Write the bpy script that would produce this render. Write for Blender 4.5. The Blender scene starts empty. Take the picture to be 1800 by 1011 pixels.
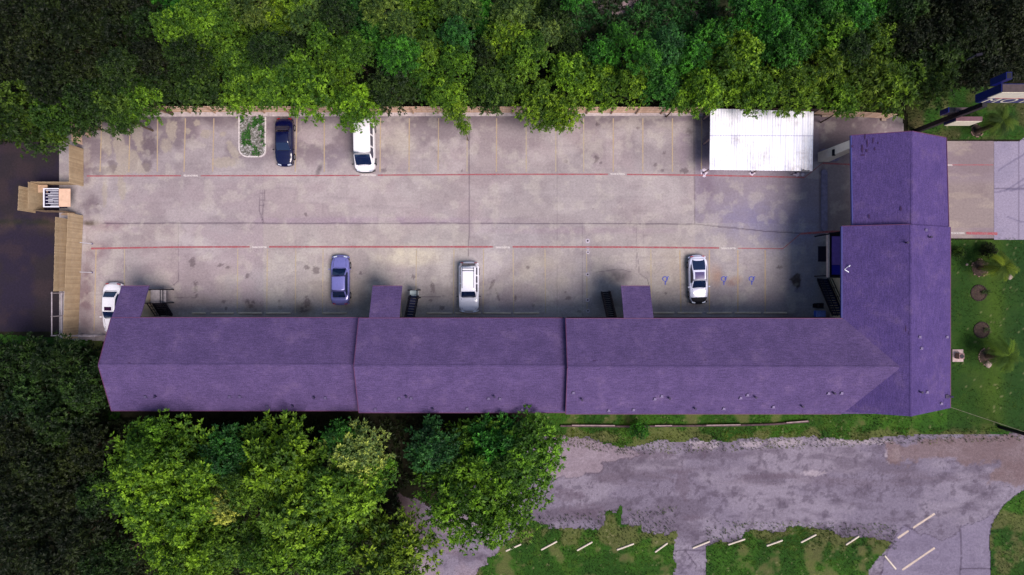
import bpy, bmesh, math, random
import numpy as np
from mathutils import Vector, Matrix
random.seed(7); np.random.seed(7)
sc = bpy.context.scene
C = sc.collection

# ------------------------------------------------------------------ camera, sky, sun, exposure
H = 62.0                    # flying height of the camera, metres
S = 18.0                    # photo pixels per metre on the ground
cam_d = bpy.data.cameras.new("camera"); cam = bpy.data.objects.new("camera", cam_d); C.objects.link(cam)
cam.location = (0, 0, H); cam.rotation_euler = (0, 0, 0)
cam_d.sensor_width = 36.0; cam_d.lens = 36.0 * S * H / 1800.0
cam_d.clip_start = 0.5; cam_d.clip_end = 1500
sc.camera = cam
SUN_EL, SUN_AZ = math.radians(59), math.radians(130)      # azimuth clockwise from +Y
w = bpy.data.worlds.new("World"); sc.world = w; w.use_nodes = True
nt = w.node_tree; bg = nt.nodes["Background"]
sky = nt.nodes.new("ShaderNodeTexSky"); sky.sky_type = 'NISHITA'; sky.sun_disc = False
sky.sun_elevation = SUN_EL; sky.sun_rotation = SUN_AZ; sky.air_density = 1.3; sky.dust_density = 2.0
nt.links.new(sky.outputs[0], bg.inputs[0]); bg.inputs[1].default_value = 0.070
sun_d = bpy.data.lights.new("sun", 'SUN'); sun = bpy.data.objects.new("sun", sun_d); C.objects.link(sun)
sun_d.energy = 2.6; sun_d.angle = math.radians(30); sun_d.color = (1.0, 0.88, 0.82)
_d = Vector((math.sin(SUN_AZ)*math.cos(SUN_EL), math.cos(SUN_AZ)*math.cos(SUN_EL), math.sin(SUN_EL)))
sun.rotation_euler = _d.to_track_quat('Z', 'Y').to_euler()
sc.view_settings.view_transform = 'Standard'; sc.view_settings.look = 'None'
sc.view_settings.gamma = 1; sc.view_settings.use_curve_mapping = False
sc.view_settings.exposure = 0.80

# ------------------------------------------------------------------ helpers
def P(px, py, h=0.0):
    """ground-plan position of a point of the photo (1800 px wide) that stands h metres high"""
    k = (H - h) / H / S
    return ((px - 900) * k, (505.5 - py) * k)
def L(c):
    c /= 255.0
    return c/12.92 if c <= 0.04045 else ((c+0.055)/1.055)**2.4
def rgb(r, g, b): return (L(r), L(g), L(b), 1.0)

class MB:
    def __init__(s): s.v = []; s.f = []; s.sm = []
    def add(s, vs, fs, smooth=False):
        n = len(s.v); s.v.extend([tuple(v) for v in vs]); s.f.extend([tuple(i+n for i in f) for f in fs])
        s.sm.extend([smooth]*len(fs)); return s
    def box(s, x0, x1, y0, y1, z0, z1):
        if x0 > x1: x0, x1 = x1, x0
        if y0 > y1: y0, y1 = y1, y0
        return s.add([(x0,y0,z0),(x1,y0,z0),(x1,y1,z0),(x0,y1,z0),(x0,y0,z1),(x1,y0,z1),(x1,y1,z1),(x0,y1,z1)],
              [(0,3,2,1),(4,5,6,7),(0,1,5,4),(1,2,6,5),(2,3,7,6),(3,0,4,7)])
    def obox(s, cx, cy, ang, lx, ly, z0, z1, top=1.0):
        c, n = math.cos(ang), math.sin(ang)
        vs = []
        for z, k in ((z0, 1.0), (z1, top)):
            for a, b in ((-1,-1),(1,-1),(1,1),(-1,1)):
                x, y = a*lx/2*(k if lx < ly else 1-(1-k)*ly/lx), b*ly/2*(k if ly <= lx else 1-(1-k)*lx/ly)
                vs.append((cx+x*c-y*n, cy+x*n+y*c, z))
        return s.add(vs, [(0,3,2,1),(4,5,6,7),(0,1,5,4),(1,2,6,5),(2,3,7,6),(3,0,4,7)])
    def slab(s, top, th):
        """prism hanging th below a planar 3d polygon (counter-clockwise from above)"""
        n = len(top); vs = list(top) + [(x, y, z-th) for x, y, z in top]
        return s.add(vs, [tuple(range(n)), tuple(range(2*n-1, n-1, -1))] + [(i, i+n, (i+1) % n + n, (i+1) % n) for i in range(n)])
    def tube(s, p0, p1, r0, r1=None, n=8, smooth=True, caps=True):
        r1 = r0 if r1 is None else r1
        p0, p1 = Vector(p0), Vector(p1); d = (p1-p0)
        if d.length < 1e-6: return s
        q = d.to_track_quat('Z', 'Y')
        vs = []
        for p, r in ((p0, r0), (p1, r1)):
            for i in range(n):
                a = 2*math.pi*i/n; vs.append(p + q @ Vector((r*math.cos(a), r*math.sin(a), 0)))
        s.add(vs, [(i, (i+1) % n, (i+1) % n + n, i+n) for i in range(n)], smooth)
        if caps: s.add(vs, [tuple(range(n-1, -1, -1)), tuple(range(n, 2*n))])
        return s
    def beam(s, p0, p1, w, h):
        p0, p1 = Vector(p0), Vector(p1); d = p1-p0; q = d.to_track_quat('Y', 'Z')
        vs = []
        for p in (p0, p1):
            for a, b in ((-1,-1),(1,-1),(1,1),(-1,1)): vs.append(p + q @ Vector((a*w/2, 0, b*h/2)))
        return s.add(vs, [(0,1,2,3),(7,6,5,4),(0,4,5,1),(1,5,6,2),(2,6,7,3),(3,7,4,0)])
    def path(s, pts, r0, r1, n=6):
        m = len(pts)
        for i in range(m-1):
            a = r0+(r1-r0)*i/(m-1); b = r0+(r1-r0)*(i+1)/(m-1); s.tube(pts[i], pts[i+1], a, b, n, True, i in (0, m-2))
        return s
    def build(s, name, mat, parent=None, label=None):
        me = bpy.data.meshes.new(name); me.from_pydata(s.v, [], s.f)
        me.polygons.foreach_set('use_smooth', s.sm); me.materials.append(mat); me.update()
        o = bpy.data.objects.new(name, me); C.objects.link(o)
        if parent is not None: o.parent = parent
        if label: o['label'] = label
        return o
def tag(o, label=None, cat=None, group=None, kind=None):
    if label: o['label'] = label
    if cat: o['category'] = cat
    if group: o['group'] = group
    if kind: o['kind'] = kind
    return o
def empty(name, loc, label, cat, group=None, rz=0):
    o = bpy.data.objects.new(name, None); C.objects.link(o); o.location = loc; o.rotation_euler = (0, 0, rz)
    return tag(o, label, cat, group)
def kids(o): return [c for c in bpy.data.objects if c.parent is o]
def copy_tree(o, parent=None, km=None):
    if km is None:
        km = {}
        for c in bpy.data.objects:
            if c.parent: km.setdefault(c.parent.name, []).append(c)
    n = o.copy(); C.objects.link(n)
    if parent is not None: n.parent = parent
    for ch in km.get(o.name, []): copy_tree(ch, n, km)
    return n

# materials ---------------------------------------------------------
class Mat:
    def __init__(s, name, base=(.5,.5,.5,1), rough=.8, metal=0, spec=.3):
        s.m = bpy.data.materials.new(name); s.m.use_nodes = True; s.t = s.m.node_tree
        s.b = s.t.nodes['Principled BSDF']; s.b.inputs['Base Color'].default_value = base
        s.b.inputs['Roughness'].default_value = rough; s.b.inputs['Metallic'].default_value = metal
        s.b.inputs['Specular IOR Level'].default_value = spec
        s.pos = None
    def n(s, typ, **k):
        o = s.t.nodes.new(typ)
        for a, v in k.items(): setattr(o, a, v)
        return o
    def l(s, a, b): s.t.links.new(a, b)
    def coord(s, scale=(1,1,1), rot=(0,0,0), obj=False):
        if obj: src = s.n('ShaderNodeTexCoord').outputs['Object']
        else: src = s.n('ShaderNodeNewGeometry').outputs['Position']
        m = s.n('ShaderNodeMapping'); m.inputs['Scale'].default_value = scale; m.inputs['Rotation'].default_value = rot
        s.l(src, m.inputs['Vector']); return m.outputs[0]
    def noise(s, scale, detail=4, rough=.6, sc_=(1,1,1), dist=0, rot=(0,0,0), obj=False):
        o = s.n('ShaderNodeTexNoise'); o.inputs['Scale'].default_value = scale; o.inputs['Detail'].default_value = detail
        o.inputs['Roughness'].default_value = rough; o.inputs['Distortion'].default_value = dist
        s.l(s.coord(sc_, rot, obj), o.inputs['Vector']); return o.outputs['Fac']
    def ramp(s, f, stops, interp='LINEAR'):
        r = s.n('ShaderNodeValToRGB'); r.color_ramp.interpolation = interp
        e = r.color_ramp.elements
        while len(e) < len(stops): e.new(0.5)
        for i, (p, c) in enumerate(stops):
            e[i].position = p; e[i].color = c if len(c) == 4 else (*c, 1)
        s.l(f, r.inputs[0]); return r.outputs[0]
    def mix(s, a, b, f, mode='MIX'):
        o = s.n('ShaderNodeMix', data_type='RGBA', blend_type=mode)
        for x, i in ((a, 6), (b, 7), (f, 0)):
            if isinstance(x, (tuple, list, float, int)): o.inputs[i].default_value = x
            else: s.l(x, o.inputs[i])
        return o.outputs[2]
    def base(s, c): s.l(c, s.b.inputs['Base Color']); return s
    def bump(s, f, strength=.3, dist=.02):
        o = s.n('ShaderNodeBump'); o.inputs['Strength'].default_value = strength; o.inputs['Distance'].default_value = dist
        s.l(f, o.inputs['Height']); s.l(o.outputs[0], s.b.inputs['Normal']); return s
def g(v, a=1): return (v, v, v, a)
def simple(name, base, rough=.7, metal=0, var=.25, scale=3.0, spec=.3):
    m = Mat(name, base, rough, metal, spec)
    if var:
        f = m.noise(scale, 4, .65, obj=True)
        m.base(m.mix(base, m.ramp(f, [(.3, g(1-var)), (.7, g(1+var))]), 1.0, 'MULTIPLY'))
    return m.m
def vcol_mat(name, attr='Col', rough=.9, fine=(14, .16), fine2=(60, .10), bump=.25):
    m = Mat(name, rough=rough, spec=.2)
    a = m.n('ShaderNodeVertexColor', layer_name=attr)
    c = a.outputs[0]
    for sc_, amp in (fine, fine2):
        f = m.noise(sc_, 3, .7); c = m.mix(c, m.ramp(f, [(.25, g(1-amp)), (.75, g(1+amp))]), 1.0, 'MULTIPLY')
    m.base(c); m.bump(m.noise(40, 3, .7), bump, .02)
    return m.m

# numpy noise -------------------------------------------------------
_perm = np.random.RandomState(3).rand(256, 256)
def vnoise(x, y, s, seed=0):
    x = x*s + seed*17.31; y = y*s + seed*9.73
    xi = np.floor(x).astype(int); yi = np.floor(y).astype(int); fx = x-xi; fy = y-yi
    fx = fx*fx*(3-2*fx); fy = fy*fy*(3-2*fy)
    a = _perm[xi % 256, yi % 256]; b = _perm[(xi+1) % 256, yi % 256]; c = _perm[xi % 256, (yi+1) % 256]; d = _perm[(xi+1) % 256, (yi+1) % 256]
    return (a*(1-fx)+b*fx)*(1-fy)+(c*(1-fx)+d*fx)*fy
def fbm(x, y, s, seed=0, oct=5, gain=.55):
    t = 0; a = 1; n = 0
    for i in range(oct):
        t = t+a*vnoise(x, y, s*2**i, seed+i*3.1); n += a; a *= gain
    return t/n
def sstep(a, b, x):
    t = np.clip((x-a)/(b-a), 0, 1); return t*t*(3-2*t)
def in_poly(x, y, poly):
    ins = np.zeros(x.shape, bool); n = len(poly)
    for i in range(n):
        x0, y0 = poly[i]; x1, y1 = poly[(i+1) % n]
        if y0 == y1: continue
        c = ((y0 > y) != (y1 > y)) & (x < (x1-x0)*(y-y0)/(y1-y0)+x0); ins ^= c
    return ins
def seg_dist(x, y, a, b):
    ax, ay = a; bx, by = b; dx, dy = bx-ax, by-ay; q = dx*dx+dy*dy+1e-9
    t = np.clip(((x-ax)*dx+(y-ay)*dy)/q, 0, 1); return np.hypot(x-ax-t*dx, y-ay-t*dy)
def poly_sd(x, y, poly):
    """signed distance, positive inside"""
    d = np.full(x.shape, 1e9)
    for i in range(len(poly)): d = np.minimum(d, seg_dist(x, y, poly[i], poly[(i+1) % len(poly)]))
    return np.where(in_poly(x, y, poly), d, -d)
def grid_sheet(name, x0, x1, y0, y1, step, z, keep, color, mat, relief=None):
    nx = int((x1-x0)/step)+1; ny = int((y1-y0)/step)+1
    xs = np.linspace(x0, x1, nx); ys = np.linspace(y0, y1, ny)
    X, Y = np.meshgrid(xs, ys); Z = np.full(X.shape, z)
    K = keep(X, Y) if keep else np.ones(X.shape, bool)
    if relief is not None: Z = Z + relief(X, Y)
    idx = np.arange(nx*ny).reshape(ny, nx)
    fk = K[:-1, :-1] & K[1:, :-1] & K[:-1, 1:] & K[1:, 1:]
    q = np.stack([idx[:-1, :-1][fk], idx[:-1, 1:][fk], idx[1:, 1:][fk], idx[1:, :-1][fk]], 1)
    used = np.unique(q); remap = np.full(nx*ny, -1); remap[used] = np.arange(len(used)); q = remap[q]
    V = np.stack([X.ravel()[used], Y.ravel()[used], Z.ravel()[used]], 1)
    me = bpy.data.meshes.new(name); me.vertices.add(len(V)); me.vertices.foreach_set('co', V.ravel())
    me.loops.add(q.size); me.loops.foreach_set('vertex_index', q.ravel().astype(np.int32))
    me.polygons.add(len(q)); me.polygons.foreach_set('loop_start', np.arange(0, q.size, 4, dtype=np.int32))
    me.polygons.foreach_set('loop_total', np.full(len(q), 4, np.int32)); me.update(calc_edges=True)
    col = color(V[:, 0], V[:, 1]); at = me.color_attributes.new('Col', 'FLOAT_COLOR', 'POINT')
    buf = np.ones((len(V), 4), np.float32); buf[:, :3] = np.clip(col, 0, 1); at.data.foreach_set('color', buf.ravel())
    me.materials.append(mat); o = bpy.data.objects.new(name, me); C.objects.link(o)
    o['kind'] = 'structure'; return o
def blend(c, m, col): return c*(1-m[:, None]) + np.array(col[:3])[None, :]*m[:, None]
def blob(x, y, px, py, rx, ry, ang=0, seed=0, rough=.45):
    cx, cy = P(px, py); rx /= S; ry /= S; a = math.radians(ang)
    u = ((x-cx)*math.cos(a)+(y-cy)*math.sin(a))/rx; v = (-(x-cx)*math.sin(a)+(y-cy)*math.cos(a))/ry
    d = np.hypot(u, v) + (fbm(x, y, 2.2/min(rx, ry, 1.2), seed, 4)-.5)*2*rough
    return 1-sstep(.75, 1.1, d)

def soft(x, y, px, py, rx, ry, ang=0, seed=0):
    cx, cy = P(px, py); rx /= S; ry /= S; a = math.radians(ang)
    u = ((x-cx)*math.cos(a)+(y-cy)*math.sin(a))/rx; v = (-(x-cx)*math.sin(a)+(y-cy)*math.cos(a))/ry
    d = np.hypot(u, v); return (1-sstep(.35, 1.5, d))*np.clip(fbm(x, y, .9, seed, 5)*2.2-.1, 0, 1.3)
# ------------------------------------------------------------------ THE GROUND SHEETS
m_soil = Mat('soil', rough=1, spec=.1)
m_soil.base(m_soil.ramp(m_soil.noise(1.3, 6, .7), [(.3, (.008,.008,.006,1)), (.55, (.018,.017,.010,1)), (.8, (.03,.032,.014,1))]))
mb = MB(); n = 12
for i in range(n):
    for j in range(n):
        pass
mb.add([(-400,-400,-.03),(400,-400,-.03),(400,400,-.03),(-400,400,-.03)], [(0,1,2,3)])
tag(mb.build('ground', m_soil.m), kind='structure')

def lot_color(x, y):
    c = np.tile(np.array(rgb(148,141,145)[:3]), (len(x), 1))
    X = 900 + x*S; Y = 505.5 - y*S          # photo pixels, only for reading the layout off the plan
    pink = sstep(.42, .62, fbm(x, y, .16, 1)); c = blend(c, pink*.55, rgb(148,132,138))
    lt = sstep(.48, .68, fbm(x*.8, y*1.6, .3, 2)); c = blend(c, lt*.5, rgb(172,165,166))
    dk = sstep(.5, .72, fbm(x*.6, y, .42, 3)); c = blend(c, dk*.4, rgb(118,108,112))
    # slabs poured at different times
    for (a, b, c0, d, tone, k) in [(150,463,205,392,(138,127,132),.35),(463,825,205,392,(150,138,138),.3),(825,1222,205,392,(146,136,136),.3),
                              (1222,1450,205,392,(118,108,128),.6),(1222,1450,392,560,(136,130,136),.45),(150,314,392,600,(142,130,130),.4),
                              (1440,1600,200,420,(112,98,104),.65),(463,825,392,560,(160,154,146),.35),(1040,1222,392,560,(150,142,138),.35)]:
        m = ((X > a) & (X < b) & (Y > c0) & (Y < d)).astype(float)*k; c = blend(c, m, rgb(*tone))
    # old dark sealer on the bays by the north wall, worn through in light tongues
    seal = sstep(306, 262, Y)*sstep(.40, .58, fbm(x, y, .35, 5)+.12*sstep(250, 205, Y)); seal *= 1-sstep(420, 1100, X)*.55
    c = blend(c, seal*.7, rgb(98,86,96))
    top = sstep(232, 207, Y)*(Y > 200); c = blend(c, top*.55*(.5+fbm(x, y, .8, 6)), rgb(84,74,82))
    strip = np.zeros(len(x))
    for q in [(186,250,10,26,10),(212,262,13,36,10),(243,240,10,30,12),(232,285,16,20,5),(300,230,9,20,12),(306,222,6,12,0),(292,256,11,14,0),(346,216,6,6,0),
              (362,236,10,8,0),(392,236,6,5,0),(330,230,5,6,0),(410,265,8,20,30),(395,285,26,10,0),(184,340,5,26,0),(214,330,8,22,8),(205,300,28,10,0),(247,296,20,10,0)]:
        strip = np.maximum(strip, blob(x, y, *q, seed=q[0] % 13))
    c = blend(c, strip*.75, rgb(150,141,132))
    for q in [(175,300,14,10,0),(197,294,10,12,0),(262,255,13,22,10),(258,290,9,12,0)]: c = blend(c, blob(x, y, *q, seed=4)*.6, rgb(92,80,88))
    # soft washes: rust, dirt, and shade by wing and van put into colour
    for (px, py, rx, ry, a, col, k) in [(190,398,30,9,0,(122,98,108),.6),(238,404,9,6,0,(118,98,120),.5),(172,440,22,14,0,(116,96,104),.5),(150,520,14,60,0,(104,86,92),.7),
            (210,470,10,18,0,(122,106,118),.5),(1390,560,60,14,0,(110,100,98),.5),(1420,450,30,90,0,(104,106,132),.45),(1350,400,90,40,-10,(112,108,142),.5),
            (1395,530,14,50,0,(92,92,116),.5),(160,365,22,26,0,(92,78,88),.7),(152,300,10,30,0,(96,82,92),.6),(160,392,16,5,0,(84,74,66),.8),
            (1290,494,14,8,20,(136,98,82),.7),(1258,485,12,20,0,(148,118,100),.5),(1240,300,18,60,0,(104,90,108),.5),(1205,250,16,50,0,(120,104,122),.4),
            (1020,405,200,6,0,(140,124,136),.4),(650,388,260,7,0,(140,122,140),.45),(720,450,60,18,0,(184,176,160),.7),(600,500,60,30,0,(150,142,132),.4),
            (1085,485,26,14,0,(98,92,96),.7),(1068,525,22,26,0,(100,96,102),.6),(640,530,40,28,0,(118,112,108),.55),(755,500,18,40,0,(120,112,116),.5),
            (1180,480,60,50,0,(156,146,132),.4),(955,480,60,40,0,(148,140,128),.4),(350,540,60,20,0,(148,138,132),.4),(535,545,20,14,0,(118,104,92),.6),
            (440,545,22,14,0,(126,112,100),.5),(400,500,20,30,0,(156,148,140),.4),(590,280,30,20,20,(116,106,120),.45),(700,250,30,30,50,(168,160,150),.4),
            (860,270,40,26,20,(160,150,150),.3),(1020,240,30,24,0,(140,124,128),.4),(560,300,4,14,-25,(86,78,84),.7)]:
        c = blend(c, soft(x, y, px, py, rx, ry, a, seed=(px*7+py) % 23)*k, rgb(*col))
    # oil drips
    for (px, py, rx, ry, a) in [(540,533,6,7,0),(531,538,3,7,0),(538,522,3,3,0),(535,547,9,2,10),(493,541,4,4,0),(491,530,2,3,0),(441,538,5,4,0),(435,530,4,4,0),(445,531,3,3,0),(777,541,5,4,0),
            (761,505,4,9,10),(758,528,3,2,0),(1000,524,6,4,20),(994,514,2,2,0),(1049,277,6,4,-35),(1046,283,4,3,0),(1056,286,3,3,0),(1050,218,4,4,0),(995,284,4,3,0),(1121,225,4,3,0),
            (1168,269,3,3,0),(1152,290,4,3,0),(1203,300,7,5,0),(1170,516,2,2,0),(1165,300,3,3,0),(1211,231,6,6,0),(634,480,3,3,0),(727,487,3,4,0),(555,476,7,8,-20),(540,470,6,4,0),(387,466,5,3,20),
            (400,470,5,3,0),(338,462,5,9,0),(344,505,4,11,0),(345,520,2,3,0),(435,484,4,6,0),(393,530,3,3,0),(397,542,3,3,0),(172,359,5,1.5,0),(1043,367,2.5,1,0),(538,378,3,3,0),(938,536,3,3,0),
            (906,524,2,5,0),(1018,548,5,2,0),(1398,500,5,5,0),(928,470,4,3,0),(865,500,9,3,60),(875,520,2,10,20),(1370,470,4,3,0),(812,300,2,2,0),(675,300,5,4,0)]:
        c = blend(c, blob(x, y, px, py, rx, ry, a, seed=(px+py) % 19, rough=.9)*.6, rgb(76,64,70))
    tri = [P(1386, 491), P(1402, 479), P(1408, 482), P(1408, 504), P(1402, 510)]
    c = blend(c, sstep(-.08, .12, poly_sd(x, y, tri)+(fbm(x, y, 2, 8)-.5)*.3)*.9, rgb(58,48,46))
    # sawn joints and wandering cracks
    wob = (fbm(x, y, .5, 9)-.5)*.05
    def line(c, pts, wd, col, k, wo=1):
        d = np.full(len(x), 1e9)
        for a, b in zip(pts[:-1], pts[1:]): d = np.minimum(d, seg_dist(x, y+wob*wo, P(*a), P(*b)))
        return blend(c, (1-sstep(wd*.5, wd*1.4, d))*k, rgb(*col))
    for pts, wd, k in [([(180,392.5),(825,392.5),(1222,394),(1350,407),(1450,412)],.05,.8),([(825,205),(825,392),(823,450)],.05,.65),([(1220,205),(1221,394)],.05,.6),([(463,305),(462,392)],.04,.35),
                   ([(314,392),(313,500)],.04,.3),([(1119,392),(1119,470)],.04,.3),([(1024,392),(1024,556)],.035,.3),([(824,205),(824,300)],.04,.5),
                   ([(979,205),(979,556)],.035,.25),([(1131,392),(1130,480)],.03,.2),([(1540,205),(1540,230)],.03,.3)]:
        c = line(c, pts, wd, (70,58,74), k)
    for pts in [[(457,330),(456,370),(462,392)],[(466,330),(464,360),(460,378)],[(314,480),(313,494),(306,500),(304,512)],[(1119,440),(1124,480),(1138,490),(1142,505)],[(456,372),(464,390)],[(458,340),(466,341)],[(457,352),(465,352)],
                [(455,362),(464,361)],[(1047,478),(1085,474),(1110,478)],[(306,524),(345,524)],[(300,503),(306,500)],[(780,520),(720,524)]]:
        c = line(c, pts, .035, (74,62,76), .6, 6)
    mot = sstep(.52, .7, fbm(x, y, 1.3, 17)); c = blend(c, mot*.22, rgb(118,108,114)); mot = sstep(.52, .7, fbm(x, y, 1.0, 18)); c = blend(c, mot*.3, rgb(176,170,162))
    web = np.abs(fbm(x, y, .7, 14, 4)-.5); c = blend(c, (1-sstep(0, .006, web))*.28*sstep(.5, .6, fbm(x, y, .12, 15)), rgb(90,80,86))
    tyre = sstep(.62, .8, fbm(x*.18, y*2.2, 1.0, 16))*.2; c = blend(c, tyre, rgb(112,104,110))
    # damp strip beside the foot of the walls
    return c
m_conc = vcol_mat('worn_concrete', fine=(5, .17), fine2=(22, .26))
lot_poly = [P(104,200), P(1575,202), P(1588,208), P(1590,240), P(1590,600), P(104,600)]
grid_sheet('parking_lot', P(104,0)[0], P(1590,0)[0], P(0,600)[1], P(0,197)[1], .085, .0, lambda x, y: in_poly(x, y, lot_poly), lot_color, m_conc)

def drive_color(x, y):
    X = 900+x*S; Y = 505.5-y*S
    c = np.tile(np.array(rgb(126,113,120)[:3]), (len(x), 1))
    c = blend(c, sstep(310, 330, Y)*(Y < 400)*.8, rgb(130,118,116))
    c = blend(c, sstep(.45, .65, fbm(x, y*2.5, .25, 2))*.5, rgb(112,98,102))
    c = blend(c, sstep(.55, .7, fbm(x*.5, y*2, .5, 4))*.4, rgb(154,142,132))
    return c
grid_sheet('driveway', P(1590,0)[0]+.0, P(1747,0)[0], P(0,419)[1], P(0,248)[1], .12, .0, None, drive_color, m_conc)
def street_color(x, y):
    c = np.tile(np.array(rgb(134,126,146)[:3]), (len(x), 1))
    c = blend(c, sstep(.45, .65, fbm(x, y, .3, 2))*.5, rgb(118,112,134))
    d = np.minimum(np.minimum(np.abs(y-P(0,331)[1]), np.abs(x-P(1790,0)[0])), 9)
    c = blend(c, (1-sstep(.02, .06, d))*.6, rgb(66,56,76))
    for k, (a, b) in enumerate([((1755,300),(1800,270)),((1768,335),(1800,315)),((1776,336),(1800,325)),((1748,338),(1800,331)),((1770,382),(1800,390))]):
        d = seg_dist(x, y+(fbm(x, y, .6, k)-.5)*.4, P(*a), P(*b)); c = blend(c, (1-sstep(.03, .12, d))*.55, rgb(84,78,104))
    return c
grid_sheet('street', P(1747,0)[0]+.012, 62, P(0,425)[1], P(0,240)[1], .12, .012, lambda x, y: y < P(0,248)[1]+np.clip((x-P(1790,0)[0])*1.2, 0, 2), street_color, m_conc)

def west_color(x, y):
    X = 900+x*S; Y = 505.5-y*S
    c = np.tile(np.array(rgb(40,34,40)[:3]), (len(x), 1))
    c = blend(c, sstep(.45, .65, fbm(x, y, .3, 2))*.6, rgb(34,27,50)); c = blend(c, sstep(.5, .7, fbm(x, y, .5, 3))*.5, rgb(54,42,46))
    br = np.exp(-((Y-398+10*np.sin(X*.03))/12)**2); c = blend(c, br*.7*sstep(.35, .6, fbm(x, y, .6, 4)), rgb(72,58,50))
    gr = np.exp(-((Y-390)/5)**2); c = blend(c, gr*.8*sstep(.35, .6, fbm(x, y, .8, 6)), rgb(38,38,30))
    return c
grid_sheet('side_road', -56, P(146,0)[0], P(0,583)[1], P(0,250)[1], .15, -.012, None, west_color, vcol_mat('old_asphalt', fine=(6, .25), fine2=(30, .25)))

# grass --------------------------------------------------------------
def grass_color(x, y):
    c = np.tile(np.array(rgb(34,68,14)[:3]), (len(x), 1))
    X = 900+x*S; Y = 505.5-y*S
    c = blend(c, sstep(.42, .62, fbm(x, y, .25, 21))*.5, rgb(52,90,18)); c = blend(c, sstep(.5, .66, fbm(x, y, .5, 22))*.4, rgb(24,54,14))
    c = blend(c, sstep(.55, .72, fbm(x, y, 1.1, 23))*.3, rgb(70,92,24))
    # mower stripes
    st = .5+.5*np.sin(y*9.0+.6*np.sin(x*.3)); c = blend(c, st*.25*(Y > 900), rgb(24,52,12))
    bare = sstep(.50, .64, fbm(x, y, .6, 24)+.18*np.exp(-((Y-768)/10)**2)+.22*np.exp(-((Y-935)/22)**2*(X > 850))*(Y > 850)-.05)
    c = blend(c, bare*.42*np.where((X > 1666)*(Y < 745), .15, 1), rgb(104,92,64))
    ch = (X > 1540)*(Y < 250); c = blend(c, ch*.6*sstep(.4, .6, fbm(x, y, .5, 31)), rgb(70,60,40))
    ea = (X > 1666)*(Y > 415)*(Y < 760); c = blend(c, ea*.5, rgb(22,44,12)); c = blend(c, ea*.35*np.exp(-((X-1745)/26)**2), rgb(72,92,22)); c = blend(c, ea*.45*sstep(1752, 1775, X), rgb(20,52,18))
    fl = sstep(.74, .78, fbm(x, y, 3.2, 27)); c = blend(c, fl*.35, rgb(140,134,100))
    return c
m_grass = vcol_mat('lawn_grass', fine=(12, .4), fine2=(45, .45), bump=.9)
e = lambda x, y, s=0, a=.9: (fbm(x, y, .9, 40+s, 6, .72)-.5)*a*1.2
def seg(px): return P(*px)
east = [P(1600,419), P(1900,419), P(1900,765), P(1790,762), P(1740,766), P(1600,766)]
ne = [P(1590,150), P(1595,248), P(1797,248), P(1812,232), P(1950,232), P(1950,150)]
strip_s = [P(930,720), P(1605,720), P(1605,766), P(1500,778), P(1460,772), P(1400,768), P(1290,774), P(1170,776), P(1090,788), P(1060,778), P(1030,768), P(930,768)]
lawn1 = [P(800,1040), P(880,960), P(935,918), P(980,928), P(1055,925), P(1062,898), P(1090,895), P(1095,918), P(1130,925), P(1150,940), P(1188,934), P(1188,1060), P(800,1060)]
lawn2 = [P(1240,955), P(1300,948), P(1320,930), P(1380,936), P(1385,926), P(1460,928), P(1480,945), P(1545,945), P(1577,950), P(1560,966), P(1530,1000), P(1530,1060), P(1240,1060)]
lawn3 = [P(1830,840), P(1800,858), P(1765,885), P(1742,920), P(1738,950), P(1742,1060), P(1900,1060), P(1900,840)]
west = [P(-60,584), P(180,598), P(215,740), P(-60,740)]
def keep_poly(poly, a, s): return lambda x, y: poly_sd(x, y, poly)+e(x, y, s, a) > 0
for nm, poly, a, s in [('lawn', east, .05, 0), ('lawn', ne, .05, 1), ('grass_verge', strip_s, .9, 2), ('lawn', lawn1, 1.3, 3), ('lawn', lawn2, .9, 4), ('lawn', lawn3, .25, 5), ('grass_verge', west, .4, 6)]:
    xs = [q[0] for q in poly]; ys = [q[1] for q in poly]
    grid_sheet(nm, min(xs)-.5, max(xs)+.5, min(ys)-.5, max(ys)+.5, .11 if nm != 'lawn' or s > 2 else .16, .022+.002*s, keep_poly(poly, a, s), grass_color, m_grass,
               relief=lambda x, y: (fbm(x, y, 3.0, 50, 3)-.35)*.05*sstep(0, .3, fbm(x, y, .9, 3)))

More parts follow.
